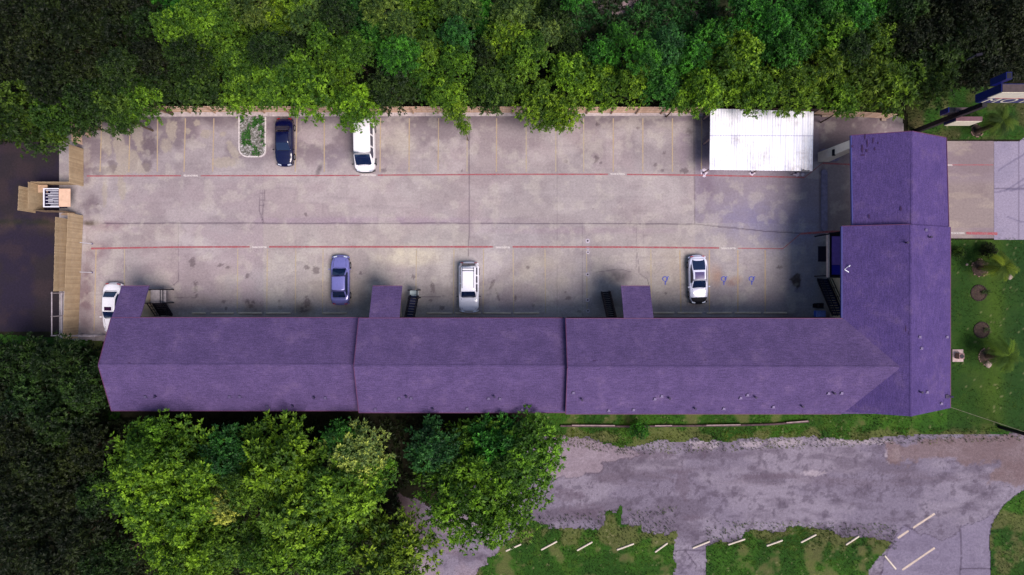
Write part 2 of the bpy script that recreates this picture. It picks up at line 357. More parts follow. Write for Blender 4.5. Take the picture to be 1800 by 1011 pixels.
# cracked asphalt court south of the motel ----------------------------
def court_color(x, y):
    X = 900+x*S; Y = 505.5-y*S
    c = np.tile(np.array(rgb(108,100,117)[:3]), (len(x), 1))
    c = blend(c, sstep(.4, .62, fbm(x*.5, y, .35, 60))*.6, rgb(130,122,136)); c = blend(c, sstep(.48, .66, fbm(x*.4, y*1.3, .6, 61))*.7, rgb(86,77,92))
    c = blend(c, sstep(.55, .7, fbm(x, y, 1.6, 62))*.55, rgb(72,63,78))
    c = blend(c, np.exp(-((Y-840)/16)**2)*.4*sstep(.4, .6, fbm(x*.4, y*2, .6, 63)), rgb(92,80,92))
    web = np.abs(fbm(x, y, .55, 64, 5)-.5); c = blend(c, (1-sstep(0, .011, web))*.55*sstep(.45, .55, fbm(x, y, .2, 65)), rgb(62,52,66))
    web = np.abs(fbm(x, y, .9, 74, 5)-.5); c = blend(c, (1-sstep(0, .008, web))*.5*sstep(.42, .55, fbm(x, y, .3, 66)), rgb(62,52,66))
    # worn patches showing the pale base
    n1 = e(x, y, 7, 1.4)
    p1 = [P(965,760), P(1040,772), P(1100,788), P(1130,800), P(1100,806), P(1062,815), P(1055,830), P(1020,838), P(960,842)]
    m = sstep(-.02, .05, poly_sd(x, y, p1)+n1*.6); c = blend(c, m*.6, rgb(136,122,132)); c = blend(c, (1-sstep(.0, .10, np.abs(poly_sd(x, y, p1)+n1*.6+.02)))*.6, rgb(74,62,74))
    for q in [(1240,782,22,9),(1320,781,20,6),(1430,832,20,5),(1500,776,60,5),(1380,778,30,6),(1570,800,12,14)]:
        c = blend(c, blob(x, y, *q, seed=q[0] % 7, rough=.9)*.75, rgb(150,140,150))
    for q in [(1190,830,14,4),(1340,838,60,5),(1240,790,10,16),(1150,800,40,8),(1215,910,20,6),(1000,870,30,10),(1030,900,40,12),(1200,850,12,30)]:
        c = blend(c, blob(x, y, *q, seed=q[0] % 11, rough=1.0)*.5, rgb(86,74,88))
    # reddish dirt washed over the east end
    dirt = [P(1552,772), P(1600,776), P(1700,764), P(1830,760), P(1830,850), P(1800,858), P(1740,850), P(1730,838), P(1750,820), P(1700,815), P(1690,808), P(1650,806), P(1590,816), P(1575,825), P(1556,812)]
    m = sstep(-.15, .4, poly_sd(x, y, dirt)+n1*1.6); c = blend(c, m*.7, rgb(106,88,88)); c = blend(c, m*.5*sstep(.5, .7, fbm(x, y, .5, 67)), rgb(98,80,84))
    # paler concrete at the south-east mouth
    cc = [P(1555,985), P(1580,940), P(1590,925), P(1610,935), P(1640,945), P(1655,955), P(1685,940), P(1690,925), P(1720,920), P(1745,905), P(1748,1060), P(1540,1060)]
    sd = poly_sd(x, y, cc)+n1*.8; c = blend(c, sstep(-.02, .05, sd)*.6, rgb(112,104,126)); c = blend(c, (1-sstep(0, .08, np.abs(sd+.05)))*.7, rgb(58,48,68))
    for pts in [[(1687,1000),(1745,1000)],[(1688,930),(1690,975)],[(1690,980),(1687,1011)],[(1188,968),(1240,968)],[(1205,970),(1225,995)]]:
        d = seg_dist(x, y+e(x, y, 8, .25), P(*pts[0]), P(*pts[1])); c = blend(c, (1-sstep(.03, .09, d))*.7, rgb(52,42,58))
    # the dusty south-west corner under the trees
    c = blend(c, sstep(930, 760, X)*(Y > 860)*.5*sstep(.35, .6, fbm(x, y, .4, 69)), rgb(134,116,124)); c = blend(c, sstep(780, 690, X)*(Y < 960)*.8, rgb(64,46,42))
    return c
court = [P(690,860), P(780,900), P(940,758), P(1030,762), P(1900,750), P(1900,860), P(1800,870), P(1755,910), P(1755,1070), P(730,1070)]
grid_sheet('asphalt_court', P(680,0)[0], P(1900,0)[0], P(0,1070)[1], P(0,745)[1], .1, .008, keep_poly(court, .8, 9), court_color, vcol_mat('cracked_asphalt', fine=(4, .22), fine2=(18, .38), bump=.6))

# ------------------------------------------------------------------ painted markings on the lot
m_yel = Mat('worn_yellow_paint', rough=.8)
m_red = Mat('worn_red_paint', rough=.7)
m_wht = Mat('white_stencil_paint', rgb(214,208,208), .8).m
m_blu = Mat('blue_marking_paint', rgb(44,66,180), .8).m
def worn(m, c, cut, under):
    f = m.noise(5, 5, .8); m.base(m.mix(under, m.ramp(m.noise(20, 3, .7), [(.3, tuple(v*.85 for v in c[:3])+(1,)), (.7, c)]), m.ramp(f, [(cut-.12, g(0)), (cut+.12, g(1))])))
worn(m_yel, rgb(170,150,118), .47, rgb(148,136,128)); worn(m_red, rgb(150,66,78), .45, rgb(140,112,114))
m_yelf = Mat('faint_yellow_paint', rough=.8); worn(m_yelf, rgb(174,158,122), .52, rgb(150,141,134))
def stripe(mb, a, b, wd, z):
    (ax, ay), (bx, by) = P(*a), P(*b); n = max(1, int(math.hypot(bx-ax, by-ay)/.4)); ln = math.hypot(bx-ax, by-ay)
    nx, ny = -(by-ay)/ln, (bx-ax)/ln; vs = []
    for i in range(n+1):
        t = i/n; j = wd/2*(1+random.uniform(-.15, .08)); vs += [(ax+(bx-ax)*t-nx*j, ay+(by-ay)*t-ny*j, z), (ax+(bx-ax)*t+nx*j, ay+(by-ay)*t+ny*j, z)]
    mb.add(vs, [(2*i, 2*i+2, 2*i+3, 2*i+1) for i in range(n)])
mb = MB()
for x0, x1 in [(179,176),(229,226.5),(277,276.5),(326,323.5),(376,374),(522,519),(570,570),(669,668),(719.5,719),(771,770),(873,872.5),(1078,1078),(1130,1130),(1182,1182),(1233.5,1233)]:
    stripe(mb, (x0, 208), (x1, 302 if x0 < 1220 else 299), .11, .006)
stripe(mb, (169,438), (165.5,582), .11, .006)
for x0, x1 in [(1195,1197),(1247,1247),(1297,1297),(1345,1345)]: stripe(mb, (x0,440), (x1,550), .12, .006)
tag(mb.build('parking_lines', m_yel.m), kind='structure')
mb = MB()
for x0 in (925,977,1026,821): stripe(mb, (x0,208), (x0,302), .10, .006)
for x0 in (219,418,470,520,568,732,798,850,902,958,1031,1144): stripe(mb, (x0,438), (x0+(1 if x0 > 900 else -1), 551 if x0 not in (732,) else 525), .10, .006)
tag(mb.build('faint_parking_lines', m_yelf.m), kind='structure')
mb = MB()
def poly_stripe(pts, wd, z=.009):
    for a, b in zip(pts[:-1], pts[1:]): stripe(mb, a, b, wd, z)
poly_stripe([(153,309.5),(318,309)], .13); poly_stripe([(353,309),(500,309),(632,308.5)], .12); poly_stripe([(664,308),(900,306.5),(1069,306.5)], .13); poly_stripe([(1102,306.8),(1222,308),(1300,309.5),(1414,312)], .14)
poly_stripe([(1414,312),(1446,287)], .07, .0092); poly_stripe([(1446,287),(1500,289.5),(1590,290)], .16)
poly_stripe([(160,437),(300,434.5),(439,434)], .17); poly_stripe([(473,434),(867,434)], .17); poly_stripe([(901,434),(1100,434.5),(1264,436)], .17); poly_stripe([(1297,436.5),(1376,437.3)], .09)
poly_stripe([(1376,437.3),(1407,411)], .08, .0092); poly_stripe([(1407,411),(1463,407),(1590,409)], .2)
mb2 = mb
stripe(mb, (1590,290), (1746,290), .08, .009); stripe(mb, (1590,409.5), (1668,410), .24, .009); stripe(mb, (1698,410), (1753,411), .26, .018)
tag(mb.build('fire_lane_lines', m_red.m), kind='structure')
def text(s, name, px, py, size, rz, mat, z=.012, sx=1.0, parent=None):
    cu = bpy.data.curves.new(name, 'FONT'); cu.body = s; cu.size = size; cu.align_x = 'CENTER'; cu.align_y = 'CENTER'; cu.space_character = 1.0 if size < 1 else 1.12; cu.offset = .003 if size < 1 else .0
    o = bpy.data.objects.new(name+'_curve', cu); C.objects.link(o)
    bpy.context.view_layer.update(); me = bpy.data.meshes.new_from_object(o.evaluated_get(bpy.context.evaluated_depsgraph_get())); bpy.data.objects.remove(o)
    me.materials.clear(); me.materials.append(mat); r = bpy.data.objects.new(name, me); C.objects.link(r)
    if parent is None: r.location = (*P(px, py), z); r.rotation_euler = (0, 0, rz); r.scale = (sx, 1, 1)
    return r
for px, py, rz in [(335.5,309,0),(648,308,0),(1085.5,306,0),(456,434.5,math.pi),(884,434.8,math.pi),(1280.5,436.4,math.pi),(1683,410,0)]:
    t = text('FIRE LANE NO PARKING', 'fire_lane_lettering', px, py, .25, rz, m_wht, sx=.52 if px < 1600 else .5, z=.012 if px < 1600 else .016); t['kind'] = 'structure'
t = text('PARKING', 'fire_lane_lettering', 1669, 290.5, .24, 0, m_wht, sx=.55); t['kind'] = 'structure'

def wheelchair(px, py):
    mb = MB(); cx, cy = P(px, py); z = .01
    def arc(ox, oy, rx, ry, a0, a1, wd, n=20):
        vs = []
        for i in range(n+1):
            a = math.radians(a0+(a1-a0)*i/n)
            for k in (-wd/2, wd/2): vs.append((cx+ox+(rx+k)*math.cos(a), cy+oy+(ry+k)*math.sin(a), z))
        mb.add(vs, [(2*i, 2*i+1, 2*i+3, 2*i+2) for i in range(n)])
    def bar(x0, y0, x1, y1, wd, dz=0):
        ln = math.hypot(x1-x0, y1-y0); nx, ny = -(y1-y0)/ln*wd/2, (x1-x0)/ln*wd/2
        mb.add([(cx+x0-nx, cy+y0-ny, z+dz), (cx+x1-nx, cy+y1-ny, z+dz), (cx+x1+nx, cy+y1+ny, z+dz), (cx+x0+nx, cy+y0+ny, z+dz)], [(0,1,2,3)])
    arc(0, .16, .24, .20, -60, 240, .07); bar(.18, .30, .36, .37, .07, .0003); bar(0, -.02, .03, -.26, .09, .0002); bar(0, -.10, .17, -.10, .06, .0004); bar(.10, .04, .2, .3, .05, .0005)
    vs = [(cx+.02+.065*math.cos(a*math.pi/5), cy-.35+.065*math.sin(a*math.pi/5), z) for a in range(10)]; mb.add(vs, [tuple(range(10))])
    tag(mb.build('accessible_parking_symbol', m_blu), kind='structure')
for px in (1169, 1272, 1321): wheelchair(px, 493)
# white splashes where the carport posts stand
mb = MB()
for px, py, r in [(1237,302,.38),(1238,309.5,.16),(1322,304,.3),(1400,306,.3),(1411,307,.2)]:
    cx, cy = P(px, py); n = 26; vs = [(cx+r*(1+random.uniform(-.35,.3))*math.cos(i*2*math.pi/n), cy+r*.8*(1+random.uniform(-.35,.3))*math.sin(i*2*math.pi/n), .0105) for i in range(n)]
    mb.add(vs, [tuple(range(n))])
tag(mb.build('white_paint_spills', simple('spilled_white_paint', rgb(190,180,196), .8, var=.3, scale=9)), kind='structure')

# kerbs ----------------------------------------------------------------
m_kerb = simple('kerb_concrete', rgb(168,158,160), .9, var=.25, scale=2.5)
mb = MB(); x = P(208, 0)[0]
while x < P(1236,0)[0]:
    x2 = min(x+3.0, P(1236,0)[0]); mb.box(x, x2-.02, P(0,204.5-.0016*(x*S))[1], P(0,197)[1], -.02, .14+random.uniform(0,.01)); x = x2
tag(mb.build('kerb', m_kerb), kind='structure')
mb = MB()
for a, b in [(1444,1500),(1514,1560)]: mb.box(P(a,0)[0], P(b,0)[0], P(0,206)[1], P(0,203)[1], -.02, .12)
mb.box(P(1548,0)[0], P(1556,0)[0], P(0,213)[1], P(0,208)[1], 0, .2)
tag(mb.build('kerb', simple('broken_kerb', rgb(150,134,124), .9, var=.3)), kind='structure')
mb = MB()          # rounded island kerb round the gateway pillar and the long low divider
def rring(mb, cx, cy, hx, hy, r, wd, z0, z1, n=6):
    out, inn = [], []
    for qx, qy, a0 in ((1,1,0),(-1,1,90),(-1,-1,180),(1,-1,270)):
        for i in range(n+1):
            a = math.radians(a0+90*i/n); c, s = math.cos(a), math.sin(a)
            out.append((cx+qx*(hx-r)+r*c, cy+qy*(hy-r)+r*s)); ri = max(r-wd, .01); inn.append((cx+qx*(hx-r)+ri*c, cy+qy*(hy-r)+ri*s))
    m = len(out); vs = [(x, y, z1) for x, y in out]+[(x, y, z1) for x, y in inn]+[(x, y, z0) for x, y in out]+[(x, y, z0) for x, y in inn]
    fs = []
    for i in range(m):
        j = (i+1) % m; fs += [(i, j, j+m, i+m), (i+2*m, j+2*m, j, i), (i+m, j+m, j+3*m, i+3*m)]
    mb.add(vs, fs); return inn
cx, cy = P(1452, 273)
inn = rring(mb, cx+.3, cy, .95, .62, .35, .14, 0, .15); mb.add([(x, y, .13) for x, y in inn], [tuple(range(len(inn)))])
cx, cy = P(1448.5, 352); inn = rring(mb, cx, cy, .30, 3.0, .28, .1, 0, .10); mb.add([(x, y, .095) for x, y in inn], [tuple(range(len(inn)))])
tag(mb.build('kerb', simple('blue_grey_kerb', rgb(112,108,134), .9, var=.25)), kind='structure')

# ------------------------------------------------------------------ THE MOTEL
m_shingle = Mat('purple_shingles', rough=.92, spec=.15)
_row = m_shingle.noise(1.0, 3, .6, sc_=(1.6, 12, 12)); _big = m_shingle.noise(.6, 7, .68); _fine = m_shingle.noise(12, 3, .8)
c_ = m_shingle.ramp(_big, [(.3, rgb(72,59,97)), (.55, rgb(82,67,107)), (.75, rgb(98,81,117))])
c_ = m_shingle.mix(c_, m_shingle.ramp(_row, [(.35, g(.84)), (.65, g(1.12))]), 1.0, 'MULTIPLY')
c_ = m_shingle.mix(c_, m_shingle.ramp(_fine, [(.28, g(.55)), (.72, g(1.45))]), 1.0, 'MULTIPLY')
m_shingle.base(c_); m_shingle.bump(_fine, .5, .02)
m_shingle2 = Mat('purple_shingles_wing', rough=.92, spec=.15)
_row = m_shingle2.noise(1.0, 3, .6, sc_=(12, 1.6, 12)); _big = m_shingle2.noise(.6, 7, .68); _fine = m_shingle2.noise(12, 3, .8)
c_ = m_shingle2.ramp(_big, [(.3, rgb(66,53,102)), (.55, rgb(76,61,110)), (.75, rgb(92,75,114))])
c_ = m_shingle2.mix(c_, m_shingle2.ramp(_row, [(.35, g(.84)), (.65, g(1.12))]), 1.0, 'MULTIPLY')
c_ = m_shingle2.mix(c_, m_shingle2.ramp(_fine, [(.28, g(.55)), (.72, g(1.45))]), 1.0, 'MULTIPLY')
m_shingle2.base(c_); m_shingle2.bump(_fine, .5, .02)
m_trim = simple('blue_trim_paint', rgb(40,44,110), .6, var=.15)
m_plum = simple('plum_fascia_paint', rgb(92,52,86), .6, var=.15)
m_wall = simple('cream_stucco', rgb(196,182,160), .9, var=.1, scale=4)
m_dark = simple('dark_railing_metal', rgb(22,20,34), .5, .4, var=.1)
m_glass = Mat('dark_glass', (.01,.013,.03,1), .08, 0, .6).m
m_deck = simple('walkway_concrete', rgb(140,132,132), .9)
motel = empty('motel_building', (0, -6.7, 0), 'long L-shaped two-storey motel with purple shingle roofs wrapping the parking lot', 'building')
# parent transforms: keep child coordinates in world space
def under(o, par):
    o.parent = par
    if par.parent is None and o.parent is par: o.matrix_parent_inverse = Matrix.Translation(-par.location)
    return o
def mpart(mb, name, mat, label=None): return under(mb.build(name, mat, None, label), motel)
RY = -6.7; REAR = -10.95; FRONT = -2.7
def gable(x0, x1, hr, he, rake_w=True, dx=0):
    mb = MB(); th = .16; hf = hr-(hr-he)*(FRONT-RY)/(RY-REAR) if False else he+.05
    mb.slab([(x0, FRONT, hf), (x0, RY, hr), (x1, RY, hr), (x1, FRONT, hf)], th)
    mb.slab([(x0, RY, hr), (x0, REAR, he), (x1, REAR, he), (x1, RY, hr)], th)
    return mb
secs = [(-35.63, -13.3, 7.3, 5.5), (-13.40, 4.80, 8.15, 6.35), (4.68, 32.5, 8.75, 6.95)]
roofs = []
labels = ['westernmost and lowest roof section, beside the wooden fence', 'middle roof section, between two stepped gable ends', 'highest long roof section, running into the street wing']
for (x0, x1, hr, he), lb in zip(secs, labels):
    o = mpart(gable(x0, x1, hr, he), 'roof', m_shingle.m, lb); roofs.append(o)
WX0, WXR, WX1 = 28.64, 33.3, 38.0
mb = MB(); hr, he = 9.05, 6.95
mb.slab([(WX0, 5.30, he), (WX0, -10.75, he), (WXR, -10.75, hr), (WXR, 5.25, hr)], .16)
mb.slab([(WXR, 5.25, hr), (WXR, -10.75, hr), (WX1, -10.45, he), (WX1, 5.25, he)], .16)
roofs.append(mpart(mb, 'roof', m_shingle2.m, 'cross wing roof along the street, with its ridge running north to south'))
mb = MB(); hr2, he2 = 8.72, 6.85
mb.slab([(29.5, 13.2, he2), (29.62, 5.22, he2), (33.62, 5.22, hr2), (33.55, 13.1, hr2)], .16)
mb.slab([(33.55, 13.1, hr2), (33.62, 5.22, hr2), (37.95, 5.22, he2-.03), (37.72, 13.0, he2-.03)], .16)
roofs.append(mpart(mb, 'roof', m_shingle2.m, 'gateway roof spanning the driveway'))
# porch roofs over the stair bays (they carry the front slope on down)
bays = []
for (x0, x1, k, hb) in [(-35.6, -33.1, 0, 4.15), (-12.53, -9.87, 1, 4.95), (9.70, 12.27, 2, 5.5)]:
    hf = secs[k][3]+.053; mb = MB()
    mb.slab([(x0, .12, hb), (x0, FRONT-.0, hf-.003), (x1, FRONT-.0, hf-.003), (x1, .12, hb)], .14)
    o = mpart(mb, 'porch_roof', m_shingle.m); bays.append((x0, x1, hb, hf, o))
# fascias, ridge caps
def fascia(a, b, mat=None, wd=.05, hh=.2):
    mb = MB(); mb.beam((a[0], a[1], a[2]-.09), (b[0], b[1], b[2]-.09), wd, hh); return mpart(mb, 'fascia', mat or m_plum)
for i, (x0, x1, hr_, he_) in enumerate(secs):
    xe = x1 if i < 2 else WX0
    fascia((x0, FRONT+.03, he_+.05), (xe, FRONT+.03, he_+.05)); fascia((x0, REAR-.03, he_), (xe if i < 2 else WX0-.1, REAR-.03, he_))
    for (ya, za, yb, zb) in ((FRONT, he_+.05, RY, hr_), (RY, hr_, REAR, he_)): fascia((x0-.03, ya, za), (x0-.03, yb, zb))
    mb = MB(); xr = (x1, x1, 32.4)[i]; mb.slab([(x0, RY-.14, hr_-.03), (xr, RY-.14, hr_-.03), (xr, RY, hr_+.02), (x0, RY, hr_+.02)], .03); mb.slab([(x0, RY, hr_+.02), (xr, RY, hr_+.02), (xr, RY+.14, hr_-.03), (x0, RY+.14, hr_-.03)], .03)
    mpart(mb, 'ridge_cap', m_shingle.m)
fascia((WX0-.03, 5.3, he), (WX0-.03, FRONT, he), m_trim, .12); fascia((WX1+.03, 5.25, he), (WX1+.03, -10.45, he)); fascia((29.46, 13.2, he2), (29.58, 5.3, he2), m_trim, .10)
fascia((37.98, 5.3, he2), (37.76, 13.0, he2)); fascia((WX0, 5.33, he), (WXR, 5.28, hr2+.3)); fascia((29.5, 13.23, he2), (33.55, 13.13, hr2)); fascia((33.55, 13.13, hr2), (37.7, 13.03, he2))
for bx in bays: fascia((bx[0], .15, bx[2]), (bx[1], .15, bx[2]))
mb = MB()
for xr, ya, yb, z in ((WXR, -10.75, 5.25, hr), (33.6, 5.25, 13.1, hr2)):
    mb.slab([(xr-.13, yb, z-.035), (xr-.13, ya, z-.035), (xr, ya, z+.02), (xr, yb, z+.02)], .03); mb.slab([(xr, yb, z+.02), (xr, ya, z+.02), (xr+.13, ya, z-.035), (xr+.13, yb, z-.035)], .03)
mpart(mb, 'ridge_cap', m_shingle2.m)
# walls with door and window openings set proud
mb = MB()
for i, (x0, x1, hr_, he_) in enumerate(secs):
    xa = x0+.35; xb = (x1 if i < 2 else 31.0)
    vs = [(REAR+.6, 0), (FRONT-1.7, 0), (FRONT-1.7, he_+.55), (RY, hr_-.2), (REAR+.6, he_-.0)]
    n = len(vs); mb.add([(xa, y, z) for y, z in vs]+[(xb, y, z) for y, z in vs], [tuple(range(n)), tuple(range(2*n-1, n-1, -1))]+[(j, j+n, (j+1) % n+n, (j+1) % n) for j in range(n)])
vs = [(WX0+2.4, 0), (WX1-.6, 0), (WX1-.6, he+.02), (WXR, hr-.2), (WX0+2.4, he+.75)]; n = len(vs)
mb.add([(x, -10.3, z) for x, z in vs]+[(x, 4.9, z) for x, z in vs], [tuple(range(n-1, -1, -1)), tuple(range(n, 2*n))]+[(j, (j+1) % n, (j+1) % n+n, j+n) for j in range(n)])
vs = [(30.2, 6.0), (37.2, 6.0), (37.2, he2), (33.58, hr2-.25), (30.2, he2)]; n = len(vs)      # gateway ceiling block
mb.add([(x, 5.5, z) for x, z in vs]+[(x, 12.8, z) for x, z in vs], [tuple(range(n-1, -1, -1)), tuple(range(n, 2*n))]+[(j, (j+1) % n, (j+1) % n+n, j+n) for j in range(n)])
mpart(mb, 'wall', m_wall)
for x0, x1, hb, hf, o in bays: mb = MB(); mb.box(x0+.5+(.9 if x0 > 0 else 0), x1-(1.7 if x0 < -30 else .9 if x0 < 0 else .5), -2.9, -.3, 0, hb-.12); mpart(mb, 'stair_tower_wall', m_wall)
mb = MB()
for i, (x0, x1, hr_, he_) in enumerate(secs): mb.box(x0+.4, (x1 if i < 2 else 31)-.01, FRONT-1.69, FRONT-.12, 2.75, 2.95)
mpart(mb, 'walkway', m_deck)
mb = MB()          # front balcony railing, seen as a thin dark line below the eave
for i, (x0, x1, hr_, he_) in enumerate(secs):
    a, b = x0+.4, (x1 if i < 2 else WX0+.9)
    for z in (3.1, 3.98): mb.beam((a, FRONT-.06, z), (b-.02, FRONT-.06, z), .05, .05)
    x = a
    while x < b: mb.box(x-.012, x+.012, FRONT-.08, FRONT-.04, 3.1, 3.96); x += .16
mpart(mb, 'railing', m_dark)
for lvl in (0.0, 2.95):
    for x in [-33.2+3.9*k for k in range(16)]:
        if any(b[0]-.6 < x < b[1]+.4 for b in bays) and lvl == 0: continue
        y = FRONT-1.7
        mb = MB(); mb.box(x, x+.92, y, y+.05, lvl+.02, lvl+2.05); mpart(mb, 'door', m_trim)
        mb = MB(); mb.box(x+1.25, x+2.75, y, y+.04, lvl+.85, lvl+2.05); mpart(mb, 'window', m_glass)
# gateway pillars: pale, tapering upward, each with a dark lamp box
for (px_, py_) in ((30.35, 12.7), (37.0, 12.5)):
    mb = MB(); mb.add([(px_-.55, py_-.45, .12), (px_+.55, py_-.45, .12), (px_+.55, py_+.45, .12), (px_-.55, py_+.45, .12), (px_-.42, py_-.36, 6.1), (px_+.42, py_-.36, 6.1), (px_+.42, py_+.36, 6.1), (px_-.42, py_+.36, 6.1)],
        [(0,3,2,1),(4,5,6,7),(0,1,5,4),(1,2,6,5),(2,3,7,6),(3,0,4,7)])
    p_ = mpart(mb, 'pillar', simple('pillar_stucco', rgb(206,196,186), .9, var=.1))
    mb = MB(); mb.box(px_-.62, px_-.40, py_-.48, py_+.10, 3.0, 3.25); o = mb.build('wall_lamp', m_dark); o.parent = p_
# small roof vents -----------------------------------------------------
def roof_z(x, y, which):
    if which < 3:
        x0, x1, hr_, he_ = secs[which]; return he_+(hr_-he_)*(y-REAR)/(RY-REAR) if y < RY else hr_-(hr_-he_)*(y-RY)/(FRONT-RY)
    return he+(hr-he)*((x-WX0)/(WXR-WX0) if x < WXR else (WX1-x)/(WX1-WXR))
def on_roof(px, py, which):
    h = 7.0
    for _ in range(6): x, y = P(px, py, h); h = roof_z(x, y, which)
    return x, y, h
m_vent = simple('galvanised_vent', rgb(88,78,112), .5, .3, var=.15)
m_pipe = simple('dark_vent_pipe', rgb(44,34,66), .6, .1, var=.1)
V = [(0, [(256,697),(275,697),(404,697),(422,697),(553.5,699),(572,699)]), (0, [(470,714),(516,714)]), (1, [(702,700),(715,697),(723,699.5),(859,700),(869,697),(879,700.5),(660,719),(762,719),(821.5,718),(918,719)]),
     (2, [(1008,690),(1022.6,702),(1151,701),(1163,696),(1176,700),(1301.6,699),(1313.7,694),(1327,698),(1070,721),(1113.6,720),(1221,718),(1272,718),(1456,691),(1465,691),(1479,690.6),(1359,715),(1409,714)]),
     (3, [(1627,404),(1633,417),(1616,592),(1664,592),(1617,689),(1629,689),(1654,709),(1592,427),(1619,612)])]
for k, pts in V:
    for j, (px, py) in enumerate(pts):
        x, y, z = on_roof(px, py, k); mb = MB()
        if j % 3 == 1: mb.tube((x, y, z-.05), (x, y, z+.32), .06, .06, 10); mb.tube((x, y, z+.30), (x, y, z+.36), .11, .10, 10); mt = m_pipe
        else:
            mb.obox(x, y, 0, .24, .2, z-.08, z+.13, .8); mb.box(x-.15, x+.15, y-.14, y-.09, z-.12, z+.04); mt = m_vent
        o = mb.build('vent', mt); o.parent = roofs[k]
x, y, z = on_roof(1671, 698, 3); mb = MB(); mb.tube((x-.5, y+.1, z+.3), (x+.25, y, z-.1), .09, .09, 10); mb.obox(x-.5, y+.1, 0, .3, .3, z-.05, z+.35)
o = mb.build('vent', m_pipe); o.parent = roofs[3]
# lifted and torn shingles
m_torn = simple('bare_roof_felt', rgb(58,38,74), .95, var=.3, scale=8)
mbs = {}
for k, px, py, wd, ln, a in [(2,1178,561,.7,.12,0),(2,1188,563,.3,.1,0),(2,1282,562,.9,.14,.1),(2,1301,563,.5,.1,-.3),(2,1378,565,.6,.07,0),(1,825,566,.35,.08,0),(0,480,605,.35,.08,0),(0,227,638,.35,.09,-.1),(2,1068,616,.32,.07,0),(2,1045,634,.35,.1,0),
        (2,1272,578,.9,.09,-.6),(2,1240,633,.35,.06,0),(2,1098,535,0,0,0),(1,978,567,.4,.2,0),(2,1025,561,.3,.08,0),(2,1071,562,.3,.12,0),(0,445,610,.2,.05,0),(2,1380,648,.4,.06,0),(2,1360,560,.3,.05,0),(3,1592,578,.1,.5,0),(3,1598,585,.08,.4,0)]:
    if wd == 0: continue
    x, y, _z = on_roof(px, py, k); mb = mbs.setdefault(k, MB())
    c, s = math.cos(a), math.sin(a); vs = []
    for i in range(10):
        t = i/10*2*math.pi; u = wd/2*math.cos(t)*random.uniform(.75, 1.1); v = ln/2*math.sin(t)*random.uniform(.6, 1.3); xx, yy = x+u*c-v*s, y+u*s+v*c; vs.append((xx, yy, roof_z(xx, yy, k)+.012))
    mb.add(vs, [tuple(range(10))])
for k, mb in mbs.items(): o = mb.build('torn_shingles', m_torn); o.parent = roofs[k]; o['kind'] = 'stuff'
mb = MB()
for px, py, wd, ln in [(1520,240,.12,.5),(1524,252,.1,.7),(1515,262,.14,.7),(1516,273,.3,.15),(1523,265,.15,.3),(1534,247,.1,.5),(1537,262,.12,.3),(1497,258,.12,.3),(1527,381,.1,.4),(1583,367,.15,.4),(1543,252,.08,.3)]:
    h = 7.3
    for _ in range(6): x, y = P(px, py, h); h = he2+(hr2-he2)*(x-29.55)/4.03
    vs = []
    for i in range(10):
        t = i/10*2*math.pi; xx = x+wd/2*math.cos(t)*random.uniform(.6, 1.2); yy = y+ln/2*math.sin(t)*random.uniform(.7, 1.2); vs.append((xx, yy, he2+(hr2-he2)*(xx-29.5)/4.05+.035))
    mb.add(vs, [tuple(range(10))])
o = mb.build('torn_shingles', m_torn); o.parent = roofs[4]; o['kind'] = 'stuff'
# entrance balcony on the courtyard side of the wing
m_lilac = simple('lilac_deck_paint', rgb(112,84,170), .7, var=.15); m_royal = simple('royal_blue_deck_paint', rgb(20,24,150), .5, var=.1)
mb = MB(); mb.box(29.45, 30.95, .98, 5.12, 2.95, 3.05); mpart(mb, 'entrance_canopy', m_dark)
mb = MB(); mb.box(29.68, 30.45, 2.1, 4.75, 3.06, 3.12); mpart(mb, 'canopy_panel', m_lilac)
mb = MB(); mb.box(29.68, 30.45, 1.2, 2.07, 3.06, 3.125); mpart(mb, 'canopy_panel', m_royal, 'royal blue panel at the stair end of the entrance canopy')
mb = MB(); mb.box(29.28, 29.42, .95, 5.05, 2.85, 3.2); mpart(mb, 'canopy_edge_beam', simple('pale_beam_paint', rgb(176,160,160), .8, var=.2))
mb = MB(); mb.beam((28.2, 4.75, 2.9), (30.9, 5.25, 3.6), .12, .12); mb.box(29.5, 30.9, .9, .975, 2.95, 3.12)
for y_ in (1.1, 5.0): mb.box(29.5, 29.6, y_-.05, y_+.05, 0, 2.94)
mpart(mb, 'canopy_support', m_dark)

